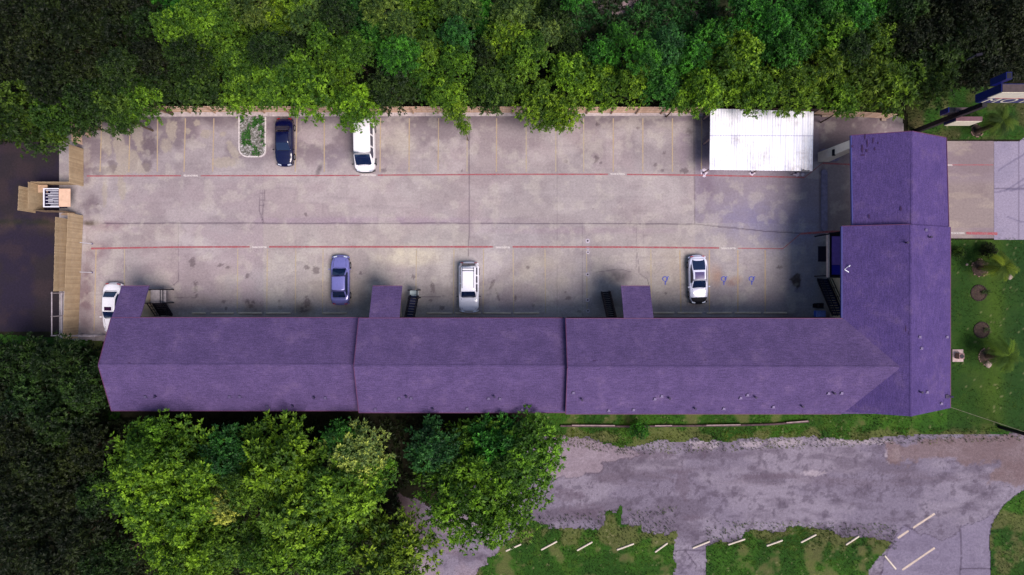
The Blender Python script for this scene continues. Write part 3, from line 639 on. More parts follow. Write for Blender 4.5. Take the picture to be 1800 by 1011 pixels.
# ------------------------------------------------------------------ outside stairs
m_tread = simple('steel_tread', rgb(34,40,78), .6, .3, var=.2)
def stair(label, a, b, wd, mt, landing=None, posts=()):
    """flight from a=(x,y,z) foot to b=(x,y,z) head, width wd across; own handrails"""
    A, B = Vector(a), Vector(b); d = B-A; hd = Vector((d.x, d.y, 0)); run = hd.length; hd.normalize(); sd = Vector((-hd.y, hd.x, 0))
    t = empty('metal_staircase', (A.x, A.y, 0), label, 'staircase', 'open metal staircases of the motel'); inv = Matrix.Translation((-A.x, -A.y, 0))
    def pt(mb, nm, m): o = mb.build(nm, m, t); o.matrix_parent_inverse = inv; return o
    n = max(6, int(d.z/.19))
    for k in range(n):
        c = A+d*((k+.5)/n); mb = MB(); p0 = c-sd*(wd/2-.04); p1 = c+sd*(wd/2-.04); mb.beam(p0, p1, run/n*.86, .04); pt(mb, 'tread', mt)
    for s_ in (-1, 1):
        off = sd*s_*wd/2; mb = MB(); mb.beam(A+off, B+off, .06, .24); pt(mb, 'stringer', m_dark)
        mb = MB(); mb.beam(A+off+Vector((0,0,.95)), B+off+Vector((0,0,.95)), .07, .06); mb.beam(A+off+Vector((0,0,.5)), B+off+Vector((0,0,.5)), .04, .04)
        for k in range(5):
            c = A+d*(k/4)+off; mb.tube(c, c+Vector((0,0,.95)), .025)
        pt(mb, 'handrail', m_dark)
    if landing:
        x0, x1, y0, y1, z, m2 = landing; mb = MB(); mb.box(x0, x1, y0, y1, z-.1, z); pt(mb, 'landing', m2)
        mb = MB()
        for q in ((x0, y0, x1, y0), (x1, y0, x1, y1), (x1, y1, x0, y1)):
            for zz in (.5, .95): mb.beam((q[0], q[1], z+zz), (q[2], q[3], z+zz), .06, .05)
        pt(mb, 'landing_railing', m_dark)
        for px, py in ((x0, y0), (x1, y0), (x0, y1), (x1, y1)): mb = MB(); mb.box(px-.05, px+.05, py-.05, py+.05, 0, z+.95); pt(mb, 'post', m_dark)
    return t
m_land = simple('landing_concrete', rgb(146,140,146), .9)
# stair 1 (west bay): landing toward the lot, flight against the building
stair('black metal stairs with a pale landing at the westernmost stair bay, beside the white sedan', (-33.72, -2.72, .05), (-33.72, -1.5, 1.4), 1.15, m_dark, (-34.5, -33.05, -1.48, -.2, 1.4, m_land))
stair('narrow dark stairs with a pale landing on the right of the middle stair bay', (-9.3, -.8, 1.4), (-9.45, -2.75, 3.0), .75, m_tread, (-9.75, -8.95, -1.0, -.25, 1.4, simple('pale_grating', rgb(150,164,170), .7)))
stair('dark metal stairs on the left side of the eastern stair bay', (9.05, -.4, .2), (9.2, -2.8, 3.0), .75, m_dark, None)
stair('steep blue-black metal stairs climbing beside the entrance canopy in the courtyard corner', (30.3, .85, 0), (30.3, -2.6, 3.0), .98, m_tread, None)
# black doormat, bin
mb = MB(); mb.box(*sorted((P(1438,0)[0], P(1453,0)[0])), P(0,460)[1], P(0,433)[1], 0, .02)
tag(mb.build('doormat', simple('black_rubber', rgb(26,22,44), .9)), 'black rectangular mat on the concrete in front of the entrance canopy', 'doormat')
t = empty('drinks_cooler', (29.9, -2.55, 0), 'light blue cooler box standing at the foot of the blue-black stairs', 'cooler')
mb = MB(); mb.box(-.42, .42, -.3, .3, 0, .55); mb.build('body', simple('blue_plastic', rgb(60,90,190), .4), t)
mb = MB(); mb.obox(0, 0, 0, .9, .66, .55, .66, .92); mb.build('lid', simple('pale_blue_plastic', rgb(110,130,200), .4), t)
t = empty('barbecue_grill', (29.75, -1.75, 0), 'small black grill with a side shelf beside the blue-black stairs', 'grill')
mb = MB(); mb.box(-.3, .3, -.25, .25, .55, .75); mb.build('body', m_dark, t)
mb = MB(); mb.obox(0, 0, 0, .62, .52, .75, .98, .6); mb.build('lid', m_dark, t)
mb = MB(); mb.box(-.72, -.3, -.2, .2, .7, .74); mb.build('shelf', m_dark, t)
for sx in (-1, 1):
    for sy in (-1, 1): mb = MB(); mb.tube((sx*.26, sy*.2, 0), (sx*.26, sy*.2, .55), .025); mb.build('leg', m_dark, t)
# antenna on the wing roof
x, y, z = on_roof(1484, 474, 3)
t = empty('roof_antenna', (x, y, z), 'small white antenna with a folded arm near the courtyard eave of the wing roof', 'antenna'); t.scale = (.62,)*3
m_white = simple('white_metal', rgb(214,214,226), .4, var=.06)
mb = MB(); mb.tube((0, 0, -.05), (.45, .5, .45), .03); mb.build('mast', m_white, t)
mb = MB(); mb.beam((0, 0, .1), (.55, -.38, .22), .12, .05); mb.build('panel', m_white, t)
mb = MB(); mb.tube((.42, .42, .42), (.55, .60, .52), .09, .06, 12); mb.build('dish', m_white, t)

# ------------------------------------------------------------------ CARPORT
m_corr = Mat('corrugated_white_steel', rgb(226,226,236), .34, .15, .5)
f = m_corr.noise(1.0, 4, .7, sc_=(5, .25, 1)); m_corr.base(m_corr.mix(m_corr.ramp(f, [(.3, rgb(206,208,226)), (.6, rgb(238,238,244))]), m_corr.ramp(m_corr.noise(.5, 5, .7), [(.32, rgb(196,190,186)), (.5, g(1))]), .8, 'MULTIPLY'))
t = empty('carport', (23.3, 13.9, 0), 'white corrugated metal carport roof on slim posts along the north fence', 'carport')
mb = MB(); x0, x1, y0, y1 = 18.5, 28.15, 11.02, 16.7; n = 190; vs = []
for i in range(n+1):
    x = x0+(x1-x0)*i/n; dz = .014*math.sin(i*math.pi/2.5) + random.uniform(-.004, .004)
    for y, z in ((y0-.012*(x-x0), 2.52), ((y0+y1)/2+.3, 2.66), (y1-.03*(x-x0), 2.78)): vs.append((x-23.3, y-13.9, z+dz))
m3 = len(vs); vs2 = [(a, b, c-.02) for a, b, c in vs]; fs = []
for i in range(n):
    for j in (0, 1): a = i*3+j; fs += [(a, a+3, a+4, a+1), (a+1+m3, a+4+m3, a+3+m3, a+m3)]
    fs += [(i*3+m3, (i+1)*3+m3, (i+1)*3, i*3), (i*3+2, (i+1)*3+2, (i+1)*3+2+m3, i*3+2+m3)]
mb.add(vs+vs2, fs); mb.build('roof_sheet', m_corr.m, t)
mb = MB(); mb.box(x0-23.3, x1-23.3, (y0+y1)/2+.28-13.9, (y0+y1)/2+.33-13.9, 2.705, 2.72); mb.build('seam', simple('seam_metal', rgb(160,160,190), .5), t)
mb = MB()
for y in (11.2, 13.9, 16.5): mb.box(-4.7, 4.7, y-13.9-.04, y-13.9+.04, 2.32, 2.44)
mb.build('beam', m_vent, t)
for X_, Y_ in [(18.7, 11.2), (18.7, 14.0), (18.7, 16.4), (23.45, 11.2), (27.7, 11.2), (23.45, 16.4), (27.9, 16.4)]:
    mb = MB(); mb.box(X_-23.3-.05, X_-23.3+.05, Y_-13.9-.05, Y_-13.9+.05, 0, 2.35); p_ = mb.build('post', simple('post_paint', rgb(150,130,130), .7), t)
    mb = MB(); mb.box(X_-23.3-.12, X_-23.3+.12, Y_-13.9-.12, Y_-13.9+.12, 0, .03); mb.build('base_plate', m_vent, p_)
mb = MB(); mb.tube((27.2-23.3, 11.0-13.9, .1), (27.2-23.3, 11.0-13.9, 2.9), .03); mb.beam((27.1-23.3, 10.95-13.9, 2.6), (27.9-23.3, 10.95-13.9, 2.55), .05, .05); mb.build('bracket', m_dark, t)

# ------------------------------------------------------------------ FENCES
m_plank = Mat('weathered_tan_boards', rough=.85, spec=.2)
def plank_mat(name, c0, c1):
    m = Mat(name, rough=.85, spec=.2); ai = m.n('ShaderNodeAttribute', attribute_name='tone')
    c = m.ramp(ai.outputs['Fac'], [(0, c0), (1, c1)]); c = m.mix(c, m.ramp(m.noise(2.2, 5, .7), [(.3, g(.82)), (.7, g(1.1))]), 1.0, 'MULTIPLY'); m.base(c); return m.m
m_plank = plank_mat('weathered_tan_boards', rgb(168,146,118), rgb(186,164,134))
m_plank2 = plank_mat('pinkish_boards', rgb(206,172,150), rgb(230,200,178))
def fence(name, label, a, b, h, mat, board=.15, post_side=None, cat='fence', group=None, parent=None, partname='board_panel', wob=.02, hpost=None):
    (ax, ay), (bx, by) = a, b; ln = math.hypot(bx-ax, by-ay); ux, uy = (bx-ax)/ln, (by-ay)/ln; nx, ny = -uy, ux
    if parent is None: t = empty(name, (ax, ay, 0), label, cat, group, math.atan2(uy, ux))
    else: t = parent
    rnd = random.Random(int(ax*31+ay*17)); mb = MB(); n = int(ln/board); tones = []
    def put(mb, s0, s1, n0, n1, z0, z1):
        if parent is None: mb.box(s0, s1, n0, n1, z0, z1)
        else:
            o = Vector((ax, ay, 0))-Vector(parent.location); mb.add([tuple(o+Vector((ux*s_+nx*q, uy*s_+ny*q, z_))) for z_ in (z0, z1) for s_, q in ((s0, n0), (s1, n0), (s1, n1), (s0, n1))], [(0,3,2,1),(4,5,6,7),(0,1,5,4),(1,2,6,5),(2,3,7,6),(3,0,4,7)])
    for i in range(n):
        s0 = i*ln/n; dz = rnd.uniform(-wob, wob); dn = rnd.uniform(0, .012); put(mb, s0+.006, s0+ln/n-.006, -.012-dn, .012-dn, .04, h+dz); tones += [rnd.random()]*8
    o = mb.build(partname, mat, t); at = o.data.attributes.new('tone', 'FLOAT', 'POINT'); at.data.foreach_set('value', np.array(tones, np.float32))
    if post_side is not None:
        k = max(1, round(ln/2.4)); mbr = MB()
        for z in (.4, h*.55, h-.25): put(mbr, 0, ln, *(sorted((post_side*.016, post_side*.06))), z, z+.09)
        mbr.build('rail', mat if False else m_rail, t)
        for i in range(k+1):
            mb = MB(); s0 = min(max(i*ln/k, .05), ln-.05); put(mb, s0-.05, s0+.05, *(sorted((post_side*.062, post_side*.16))), 0, h-.02 if hpost is None else hpost); mb.build('post', m_rail, t)
    return t
m_rail = simple('fence_rail_wood', rgb(164,138,116), .85, var=.2)
yN = 17.12
fence('board_fence', 'long tan board fence behind the northern parking bays, partly under overhanging trees', (P(206,0)[0], yN), (P(1248,0)[0], yN-.1), 2.1, m_plank2, .18, post_side=-1, group='tan board fences')
fence('board_fence', 'short tan board fence between the white carport and the gateway, nearly covered by trees', (P(1428,0)[0], 16.95), (P(1560,0)[0], 16.5), 1.6, m_plank2, .18, group='tan board fences')
fence('board_fence', 'dark low fence in shade right behind the white carport', (P(1249,0)[0], yN-.1), (P(1427,0)[0], 16.98), 1.7, plank_mat('shaded_tan_boards', rgb(84,66,66), rgb(104,86,84)), .18, group='tan board fences')  # tan boards again, with the shade behind the carport put into their colour
# west side (north part)
xw = P(147, 0)[0]
fence('board_fence', 'tan board fence panel just north of the bin enclosure on the west side', (xw, P(0,328)[1]), (xw, P(0,262)[1]), 2.05, m_plank, .13, group='tan board fences')
fence('board_fence', 'tan board fence panel at the north-west corner, half hidden by tree leaves', (xw-.1, P(0,255)[1]), (xw-.2, P(0,214)[1]), 1.55, m_plank2, .13, group='tan board fences')
fence('board_fence', 'short detached board panel at the edge of the north-western parking bay', (P(160,0)[0], P(0,242)[1]), (P(159,0)[0], P(0,222)[1]), .8, m_plank2, .13, group='tan board fences')
fence('board_fence', 'tall tan board fence along the south-west edge of the lot, beside the white sedan', (P(137.5,0)[0], P(0,594)[1]), (P(146.5,0)[0], P(0,379)[1]), 2.15, m_plank, .13, group='tan board fences')
fence('board_fence', 'outer tan board fence standing close behind the tall one on the side road', (P(124,0)[0], P(0,512)[1]), (P(127,0)[0], P(0,386)[1]), 2.3, m_plank, .13, group='tan board fences')
# pipe rail fence at the south-west corner
t = empty('pipe_fence', (P(112,0)[0], P(0,595)[1], 0), 'thin pale pipe fence around the south-west corner of the lot', 'fence'); m_pr = simple('pale_pipe', rgb(170,160,168), .5, .2)
x0, y0 = P(112,0)[0], P(0,588)[1]; xe = P(186,0)[0]
inv = Matrix.Translation(-t.location)
mb = MB()
for z in (.25, 1.6):
    mb.beam((x0, y0, z), (x0, P(0,513)[1], z), .08, .06); mb.beam((x0, y0, z), (xe, y0-.05, z), .08, .06)
o = mb.build('rail', m_pr, t); o.matrix_parent_inverse = inv
for q in [(x0, y0), (x0, P(0,555)[1]), (x0, P(0,515)[1]), (x0+2.1, y0), (xe, y0-.05)]:
    mb = MB(); mb.tube((q[0], q[1], 0), (q[0], q[1], 1.68), .05); o = mb.build('post', m_pr, t); o.matrix_parent_inverse = inv
# two white marker poles beside the west fence
for i, (px, py) in enumerate([(162,428.5), (162,479)]):
    t = empty('marker_pole', (*P(px, py), 0), ['slim white marker pole near the start of the lower red line', 'slim white marker pole north of the white sedan, by the tall fence'][i], 'pole', 'slim white marker poles')
    mb = MB(); mb.tube((0,0,0), (0,0,1.75), .035, .03, 8); mb.build('pole', m_white, t); mb = MB(); mb.tube((0,0,0), (0,0,.05), .1, .09, 10); mb.build('base', m_vent, t)

# bin enclosure ----------------------------------------------------------
ex, ey = P(84, 348)
t = empty('trash_enclosure', (ex, ey, 0), 'three-sided tan board bin enclosure on the west edge of the lot', 'enclosure')
bx0 = P(78, 0)[0]; yt, yb_ = P(0,326)[1], P(0,372)[1]
fence('', '', (bx0, yb_), (bx0, yt), 2.1, m_plank, .13, parent=t, partname='back_panel')
fence('', '', (bx0-.85, yb_-.15), (bx0-.75, yt-.4), 2.25, m_plank, .13, parent=t, partname='outer_back_panel')
fence('', '', (bx0, yt+.05), (xw-.1, yt+.05), 1.8, m_plank, .13, parent=t, partname='side_panel')
fence('', '', (bx0, yb_-.05), (xw-.7, yb_-.12), 1.5, plank_mat('side_boards', rgb(110,92,80), rgb(150,126,104)), .13, parent=t, partname='side_panel')
o = MB().box(P(80,0)[0]-ex, P(96,0)[0]-ex, yt-.85-ey, yt-.1-ey, .9, 1.0).build('corner_shelf', m_rail, t)
dx, dy = P(107, 351)
t = empty('dumpster', (dx, dy, 0), 'open dumpster with white rim and dark bars inside the bin enclosure', 'dumpster')
m_navy = simple('navy_steel', rgb(30,22,70), .5, .2, var=.2)
mb = MB(); hx, hy = .72, .86
mb.box(-hx, hx, -hy, -hy+.06, .15, 1.25); mb.box(-hx, hx, hy-.06, hy, .15, 1.25); mb.box(-hx, -hx+.06, -hy+.061, hy-.061, .15, 1.25); mb.box(hx-.06, hx, -hy+.061, hy-.061, .15, 1.25); mb.box(-hx+.061, hx-.061, -hy+.061, hy-.061, .15, .55)
mb.build('body', m_navy, t)
mb = MB(); mb.box(-hx-.05, hx+.02, -hy-.05, -hy+.05, 1.25, 1.31); mb.box(-hx-.05, hx+.02, hy-.05, hy+.05, 1.25, 1.31); mb.box(-hx-.05, -hx+.07, -hy+.051, hy-.051, 1.25, 1.312); mb.build('rim', m_white, t)
mb = MB()
for i in range(10): y = -hy+.14+i*.155; a = random.uniform(-.5, .1); mb.box(-hx+.14 if i % 2 else a+.1, hx, y, y+.045, 1.2, 1.24)
for i in range(5): y = random.uniform(-.6, .6); mb.box(-.55, -.1, y, y+.04, .9, .94)
mb.build('bars', m_white, t)
mb = MB(); mb.box(hx+.03, hx+1.12, -hy, hy, 1.26, 1.33); o = mb.build('lid', m_plank2, t)
for sx in (-.55, .55):
    for sy in (-.7, .7): mb = MB(); mb.tube((sx, sy-.04, .08), (sx, sy+.04, .08), .08, .08, 12); mb.build('wheel', m_dark, t)
t = empty('plank_pile', (P(121,0)[0], P(0,377)[1], 0), 'few loose planks lying at the south side of the bin enclosure', 'planks')
mb = MB()
for i in range(4): mb.obox(random.uniform(-.3, .3), random.uniform(-.1, .1), random.uniform(-.2, .1), 1.2, .12, .02+i*.035, .05+i*.035)
mb.build('planks', m_rail, t)

# ------------------------------------------------------------------ wheel stops, cleanouts, planter
m_stop = simple('parking_stop_concrete', rgb(186,172,156), .9, var=.2)
m_stop2 = simple('pale_stop_concrete', rgb(196,184,172), .9, var=.15)
def stop_mesh(ln, mat, name='wheel_stop'):
    mb = MB(); hl = ln/2; prof = [(-.09, 0), (-.075, .10), (-.04, .13), (.04, .13), (.075, .10), (.09, 0)]; n = len(prof); vs = []
    for x, k in ((-hl, .75), (-hl+.06, 1), (hl-.06, 1), (hl, .75)): vs += [(x, y*k, z*k) for y, z in prof]
    fs = [tuple(range(n-1, -1, -1)), tuple(range(3*n, 4*n))]
    for q in range(3):
        for i in range(n): fs.append((q*n+i, (q+1)*n+i if False else q*n+(i+1) % n, (q+1)*n+(i+1) % n, (q+1)*n+i))
    mb.add(vs, fs); return mb.build(name, mat)
bay_names = ['first bay right of the westernmost stairs', 'bay second to the right of the westernmost stairs', 'bay third to the right of the westernmost stairs, by oil drips', 'bay with the big double oil stain', 'bay of the slate blue sedan',
  'bay just left of the white station wagon', 'bay of the white station wagon', 'first bay right of the white station wagon', 'second bay right of the white station wagon',
  'bay with the leftmost blue wheelchair symbol', 'bay of the white sports coupe', 'bay with the middle blue wheelchair symbol', 'bay with the rightmost blue wheelchair symbol', 'empty end bay beside the dark triangular stain']
sp = [(338,362),(371,411),(419,461),(468,511),(567,610),(750,795),(800,845),(850,898),(903,948),(1148,1185),(1191,1234),(1242,1286),(1291,1337),(1342,1383)]
proto = None
for i, (a, b) in enumerate(sp):
    ln = (b-a)/S
    if proto is None: proto = stop_mesh(2.4, m_stop); o = proto
    else: o = proto.copy(); C.objects.link(o)
    o.location = (*P((a+b)/2, 550.5-(.5 if i > 8 else 0)), 0.004); o.rotation_euler = (0, 0, random.uniform(-.01, .01)); o.scale = (ln/2.4, 1, 1)
    tag(o, 'wheel stop in the '+bay_names[i], 'wheel stop', 'wheel stops along the motel front')
slant = [((889,968),(916,956)),((951,966),(979,951)),((1014,967),(1041,952)),((1084,966),(1114,955)),((1151,970),(1173,954)),((1217,963),(1247,951)),((1279,957),(1309,947)),((1347,959),(1375,949)),((1407,953),(1434,939)),((1486,957),(1509,942)),((1554,976),(1574,1000))]
nm = ['leftmost slanting wheel stop in the southern lawn, below the big tree', 'second slanting wheel stop from the left in the southern lawn', 'third slanting wheel stop from the left in the southern lawn', 'slanting wheel stop below the tongue of grass', 'slanting wheel stop just left of the narrow paved path',
      'slanting wheel stop lying across the mouth of the narrow paved path', 'slanting wheel stop just right of the narrow paved path', 'slanting wheel stop in the middle of the right-hand lawn edge', 'slanting wheel stop third from right at the lawn edge', 'greyish slanting wheel stop nearest the pale cracked concrete', 'wheel stop tilted the other way, beside the pale cracked concrete']
proto2 = None
for i, (a, b) in enumerate(slant):
    (ax, ay), (bx, by) = P(*a), P(*b)
    if proto2 is None: proto2 = stop_mesh(1.7, m_stop2); o = proto2
    else: o = proto2.copy(); C.objects.link(o)
    o.location = ((ax+bx)/2, (ay+by)/2, .03); o.rotation_euler = (0, 0, math.atan2(by-ay, bx-ax)); o.scale = (math.hypot(bx-ax, by-ay)/1.7, 1, 1)
    tag(o, nm[i], 'wheel stop', 'slanting wheel stops by the south lawn')
mb = MB()
for a, b in [((1578,946),(1597,933)),((1605,928),(1643,903)),((1586,1002),(1643,963))]: stripe(mb, a, b, .2, .0125)
tag(mb.build('painted_lines', simple('pale_line_paint', rgb(176,160,150), .8, var=.3, scale=6)), kind='structure')
m_ring = simple('white_cleanout_ring', rgb(170,162,176), .8); m_blk = simple('cast_iron', rgb(18,16,28), .7)
cl = ['topmost cleanout, in the drive aisle above the lower red line', 'small cleanout directly under the lower red line', 'cleanout close below the lower red line, larger of the pair', 'cleanout in mid-bay, about level with the blue wheelchair symbols', 'second cleanout from the roof edge, next to the shadowed corner', 'cleanout nearest the roof eave']
src = None
for i, (px, py, r) in enumerate([(1033,423.5,.16),(1033.5,437.5,.09),(1033.5,443.5,.13),(1033,482.5,.14),(1033,527.5,.14),(1033.5,546.5,.14)]):
    if src is None:
        src = empty('sewer_cleanout', (0,0,0), '', 'cleanout'); mb = MB(); inn = rring(mb, 0, 0, .21, .21, .2, .12, 0, .012); mb.build('ring', m_ring, src)
        mb = MB(); mb.tube((0,0,0), (0,0,.018), .085, .08, 14); mb.build('cap', m_blk, src); o = src
    else: o = copy_tree(src)
    o.location = (*P(px, py), .004); k = r/.16; o.scale = (k, k, 1); tag(o, 'small round white-ringed '+cl[i], 'cleanout', 'cleanouts in a line across the lot')

# planter island
px0, px1, py0, py1 = 420, 468.5, 206, 277
def island_outline(inset=0.0, n=8):
    (x0, yT), (x1, yB) = P(px0, py0), P(px1, py1); x0 += inset; x1 -= inset; yB += inset; pts = [(x0, yT)]
    r = .9-inset
    for i in range(n+1): a = math.radians(180+90*i/n); pts.append((x0+r+r*math.cos(a), yB+r+r*math.sin(a)))
    r2 = .7-inset
    for i in range(n+1): a = math.radians(270+90*i/n); pts.append((x1-r2+r2*math.cos(a), yB+r2+r2*math.sin(a)))
    pts.append((x1, yT)); return pts
t = empty('planter_island', (*P(444, 240), 0), 'round-ended planter island with white kerb, gravel and weeds beside the navy sedan', 'planter'); inv = Matrix.Translation(-t.location)
o_, i_ = island_outline(), island_outline(.13); m = len(o_); mb = MB()
vs = [(x, y, .15) for x, y in o_]+[(x, y, .15) for x, y in i_]+[(x, y, 0) for x, y in o_]+[(x, y, 0) for x, y in i_]; fs = []
for i in range(m-1): fs += [(i, i+1, i+1+m, i+m), (i+2*m, i+1+2*m, i+1, i), (i+m, i+1+m, i+1+3*m, i+3*m)]
mb.add(vs, fs); o = mb.build('kerb', simple('white_kerb_paint', rgb(190,182,184), .8, var=.3, scale=6), t); o.matrix_parent_inverse = inv
mg = Mat('planter_gravel', rough=1); mg.base(mg.ramp(mg.noise(6, 4, .8), [(.35, rgb(46,52,40)), (.5, rgb(110,108,104)), (.68, rgb(196,194,200))])); mg.bump(mg.noise(9, 3, .7), 1, .05)
mb = MB(); mb.add([(x, y, .1) for x, y in i_], [tuple(range(m))]); o = mb.build('gravel_bed', mg.m, t); o.matrix_parent_inverse = inv

# ------------------------------------------------------------------ LEAVES, BUSHES, TREES
def leaf_mat(name, rough=.6):
    m = Mat(name, rough=rough, spec=.25)
    ob = m.n('ShaderNodeObjectInfo'); at = m.n('ShaderNodeAttribute', attribute_name='tone')
    c = m.mix(ob.outputs['Color'], m.ramp(at.outputs['Fac'], [(0, (.18,.32,.32,1)), (.42, (.72,.82,.8,1)), (.70, (1.7,1.6,1.0,1)), (1, (3.4,3.0,2.2,1))]), 1.0, 'MULTIPLY')
    m.base(c)
    tr = m.n('ShaderNodeBsdfTranslucent'); m.l(c, tr.inputs[0]); mx = m.n('ShaderNodeMixShader'); mx.inputs[0].default_value = .2
    out = m.t.nodes['Material Output']; m.l(m.b.outputs[0], mx.inputs[1]); m.l(tr.outputs[0], mx.inputs[2]); m.l(mx.outputs[0], out.inputs[0])
    return m.m
m_leaf = leaf_mat('leaves')
m_bark = simple('bark', rgb(84,70,58), .95, var=.3, scale=6)
def leaves_mesh(name, centers, dirs, tones, size, nleaf, aspect=.36, droop=.25, spread=1.1, seed=0):
    """rosettes: at each centre nleaf pointed blades fanning round its direction"""
    rs = np.random.RandomState(seed); N = len(centers); C0 = np.repeat(centers, nleaf, 0); D = np.repeat(dirs, nleaf, 0); M = N*nleaf
    D = D/np.maximum(np.linalg.norm(D, axis=1, keepdims=True), 1e-6)
    up = np.tile([0.03, .02, 1.0], (M, 1)); T = np.cross(D, up); T /= np.maximum(np.linalg.norm(T, axis=1, keepdims=True), 1e-4); B = np.cross(D, T)
    a = rs.rand(M)*2*np.pi; sp_ = (.35+rs.rand(M)*.75)*spread
    L_ = D*np.cos(sp_)[:, None]+(T*np.cos(a)[:, None]+B*np.sin(a)[:, None])*np.sin(sp_)[:, None]
    L_[:, 2] -= droop*rs.rand(M); L_ /= np.linalg.norm(L_, axis=1, keepdims=True)
    Nn = np.cross(L_, D*.9+rs.randn(M, 3)*.35+up*.35); Nn /= np.maximum(np.linalg.norm(Nn, axis=1, keepdims=True), 1e-4)
    sz = size*(.6+.7*rs.rand(M)); tip = C0+L_*sz[:, None]; mid = C0+L_*(sz*.5)[:, None]; wv = Nn*(sz*aspect*.5)[:, None]
    tip[:, 2] -= sz*.12
    V = np.stack([C0+L_*(sz*.08)[:, None], mid-wv, tip, mid+wv], 1).reshape(-1, 3)
    me = bpy.data.meshes.new(name); me.vertices.add(len(V)); me.vertices.foreach_set('co', V.ravel().astype(np.float32))
    q = np.arange(len(V), dtype=np.int32); me.loops.add(len(q)); me.loops.foreach_set('vertex_index', q); me.polygons.add(M)
    me.polygons.foreach_set('loop_start', np.arange(0, len(q), 4, dtype=np.int32)); me.polygons.foreach_set('loop_total', np.full(M, 4, np.int32)); me.update(calc_edges=True)
    tn = np.clip(np.repeat(tones, nleaf)+rs.randn(M)*.09, 0, 1); at = me.attributes.new('tone', 'FLOAT', 'POINT'); at.data.foreach_set('value', np.repeat(tn, 4).astype(np.float32))
    me.materials.append(m_leaf); return me
def crown_mesh(R, seed, kind='broad', lobes=13, spacing=.42, leaf=.34, nleaf=11, thick=1.0, lob=.62):
    rs = np.random.RandomState(seed); cs = []; ds = []; ts = []
    L0 = []; 
    ga = 2.399963
    for i in range(lobes):
        rr = R*.84*math.sqrt((i+.5)/lobes)*(.8+.3*rs.rand()); a = i*ga+rs.rand()*.7
        zz = R*thick*.62*(1-(rr/R)**2)+rs.randn()*R*.24; L0.append((rr*math.cos(a), rr*math.sin(a), zz, lob*(.65+.75*rs.rand())))
    L0.append((0, 0, -R*.38, R*.46)); L_ = np.array(L0)
    for k, (x, y, z, r) in enumerate(L_):
        n = int(4*math.pi*r*r/(spacing*spacing)*.95); u = rs.rand(n)*1.35-.35; u = np.clip(u, -1, 1); a = rs.rand(n)*2*np.pi
        s_ = np.sqrt(1-u*u); d = np.stack([s_*np.cos(a), s_*np.sin(a), u], 1); rad = r*(.72+.42*rs.rand(n)**1.5)
        if kind == 'feather': rad *= (1+.35*np.abs(np.sin(a*3+k)))
        p = np.array([x, y, z])+d*rad[:, None]; keep = np.ones(n, bool)
        for j, (x2, y2, z2, r2) in enumerate(L_):
            if j != k: keep &= (np.linalg.norm(p-np.array([x2, y2, z2]), axis=1) > r2*.72)
        cs.append(p[keep]); ds.append(d[keep]); lt = rs.rand()*.56-.28; ts.append(np.full(keep.sum(), .45+lt)+rs.randn(keep.sum())*.16)
    # stray sprays outside the lobes give the ragged outline
    for k in range(int(lobes*2.2)):
        a = rs.rand()*2*np.pi; rr = R*(.72+.2*rs.rand()); b = np.array([rr*math.cos(a), rr*math.sin(a), R*.12*rs.randn()+.1*R]); dd = np.array([math.cos(a+rs.randn()*.4), math.sin(a+rs.randn()*.4), .1*rs.randn()])
        m = int(3+3*rs.rand()); tt = np.linspace(0, R*.30, m)[:, None]; p = b+dd*tt+rs.randn(m, 3)*.05; cs.append(p); ds.append(np.tile(dd+np.array([0,0,.35]), (m, 1))); ts.append(np.full(m, .5)+rs.randn(m)*.12)
    c = np.concatenate(cs); d = np.concatenate(ds); t = np.clip(np.concatenate(ts), 0, 1)
    d = d+np.array([0, 0, .45])
    if kind == 'feather': return leaves_mesh('crown', c, d, t, leaf*1.35, nleaf, aspect=.20, droop=.7, spread=.75, seed=seed)
    return leaves_mesh('crown', c, d, t, leaf, nleaf, seed=seed)
def trunk_mesh(hh, R, seed):
    rnd = random.Random(seed); mb = MB(); top = Vector((rnd.uniform(-.2, .2), rnd.uniform(-.2, .2), hh*.55)); mb.path([Vector((0,0,-.1)), Vector((.05,.02,hh*.28)), top], .06*R+.06, .045*R+.04, 8)
    for i in range(6):
        a = i*1.05+rnd.uniform(-.3, .3); e_ = Vector((math.cos(a)*R*.55, math.sin(a)*R*.55, hh*rnd.uniform(.8, 1.0))); m_ = top.lerp(e_, .5)+Vector((0,0,hh*.06)); mb.path([top, m_, e_], .03*R+.03, .015, 6)
        for s_ in (-1, 1): e2 = m_+Vector((math.cos(a+s_*.7)*R*.3, math.sin(a+s_*.7)*R*.3, hh*.2)); mb.path([m_, e2], .018*R, .01, 5)
    me = bpy.data.meshes.new('trunk'); me.from_pydata(mb.v, [], mb.f); me.polygons.foreach_set('use_smooth', [True]*len(mb.f)); me.materials.append(m_bark); return me
SMALL = [crown_mesh(2.3, 100+i, 'broad', lobes=19+2*i, spacing=.30, leaf=.27, nleaf=9, lob=.52) for i in range(5)]
FEATH = [crown_mesh(2.5, 200+i, 'feather', lobes=18+i, spacing=.38, leaf=.30, nleaf=9, lob=.55) for i in range(3)]
LARGE = [crown_mesh(5.4, 300+i, 'broad', lobes=74+8*i, spacing=.40, leaf=.36, nleaf=9, thick=.8, lob=.72) for i in range(3)]
LFEA = [crown_mesh(4.0, 400, 'feather', lobes=44, spacing=.42, leaf=.36, nleaf=9, thick=.8, lob=.65)]
TR_S, TR_L = trunk_mesh(4.5, 2.3, 1), trunk_mesh(7.0, 5.0, 2)
TONE = {0: (.028,.062,.008), 1: (.052,.120,.010), 2: (.080,.158,.011), 3: (.026,.115,.012), 4: (.018,.080,.018), 5: (.070,.125,.012), 6: (.0075,.014,.0032), 7: (.055,.100,.022), 8: (.160,.210,.055), 9: (.013,.032,.006)}  # darkest tones put the dimming toward the frame corners into the leaf colour
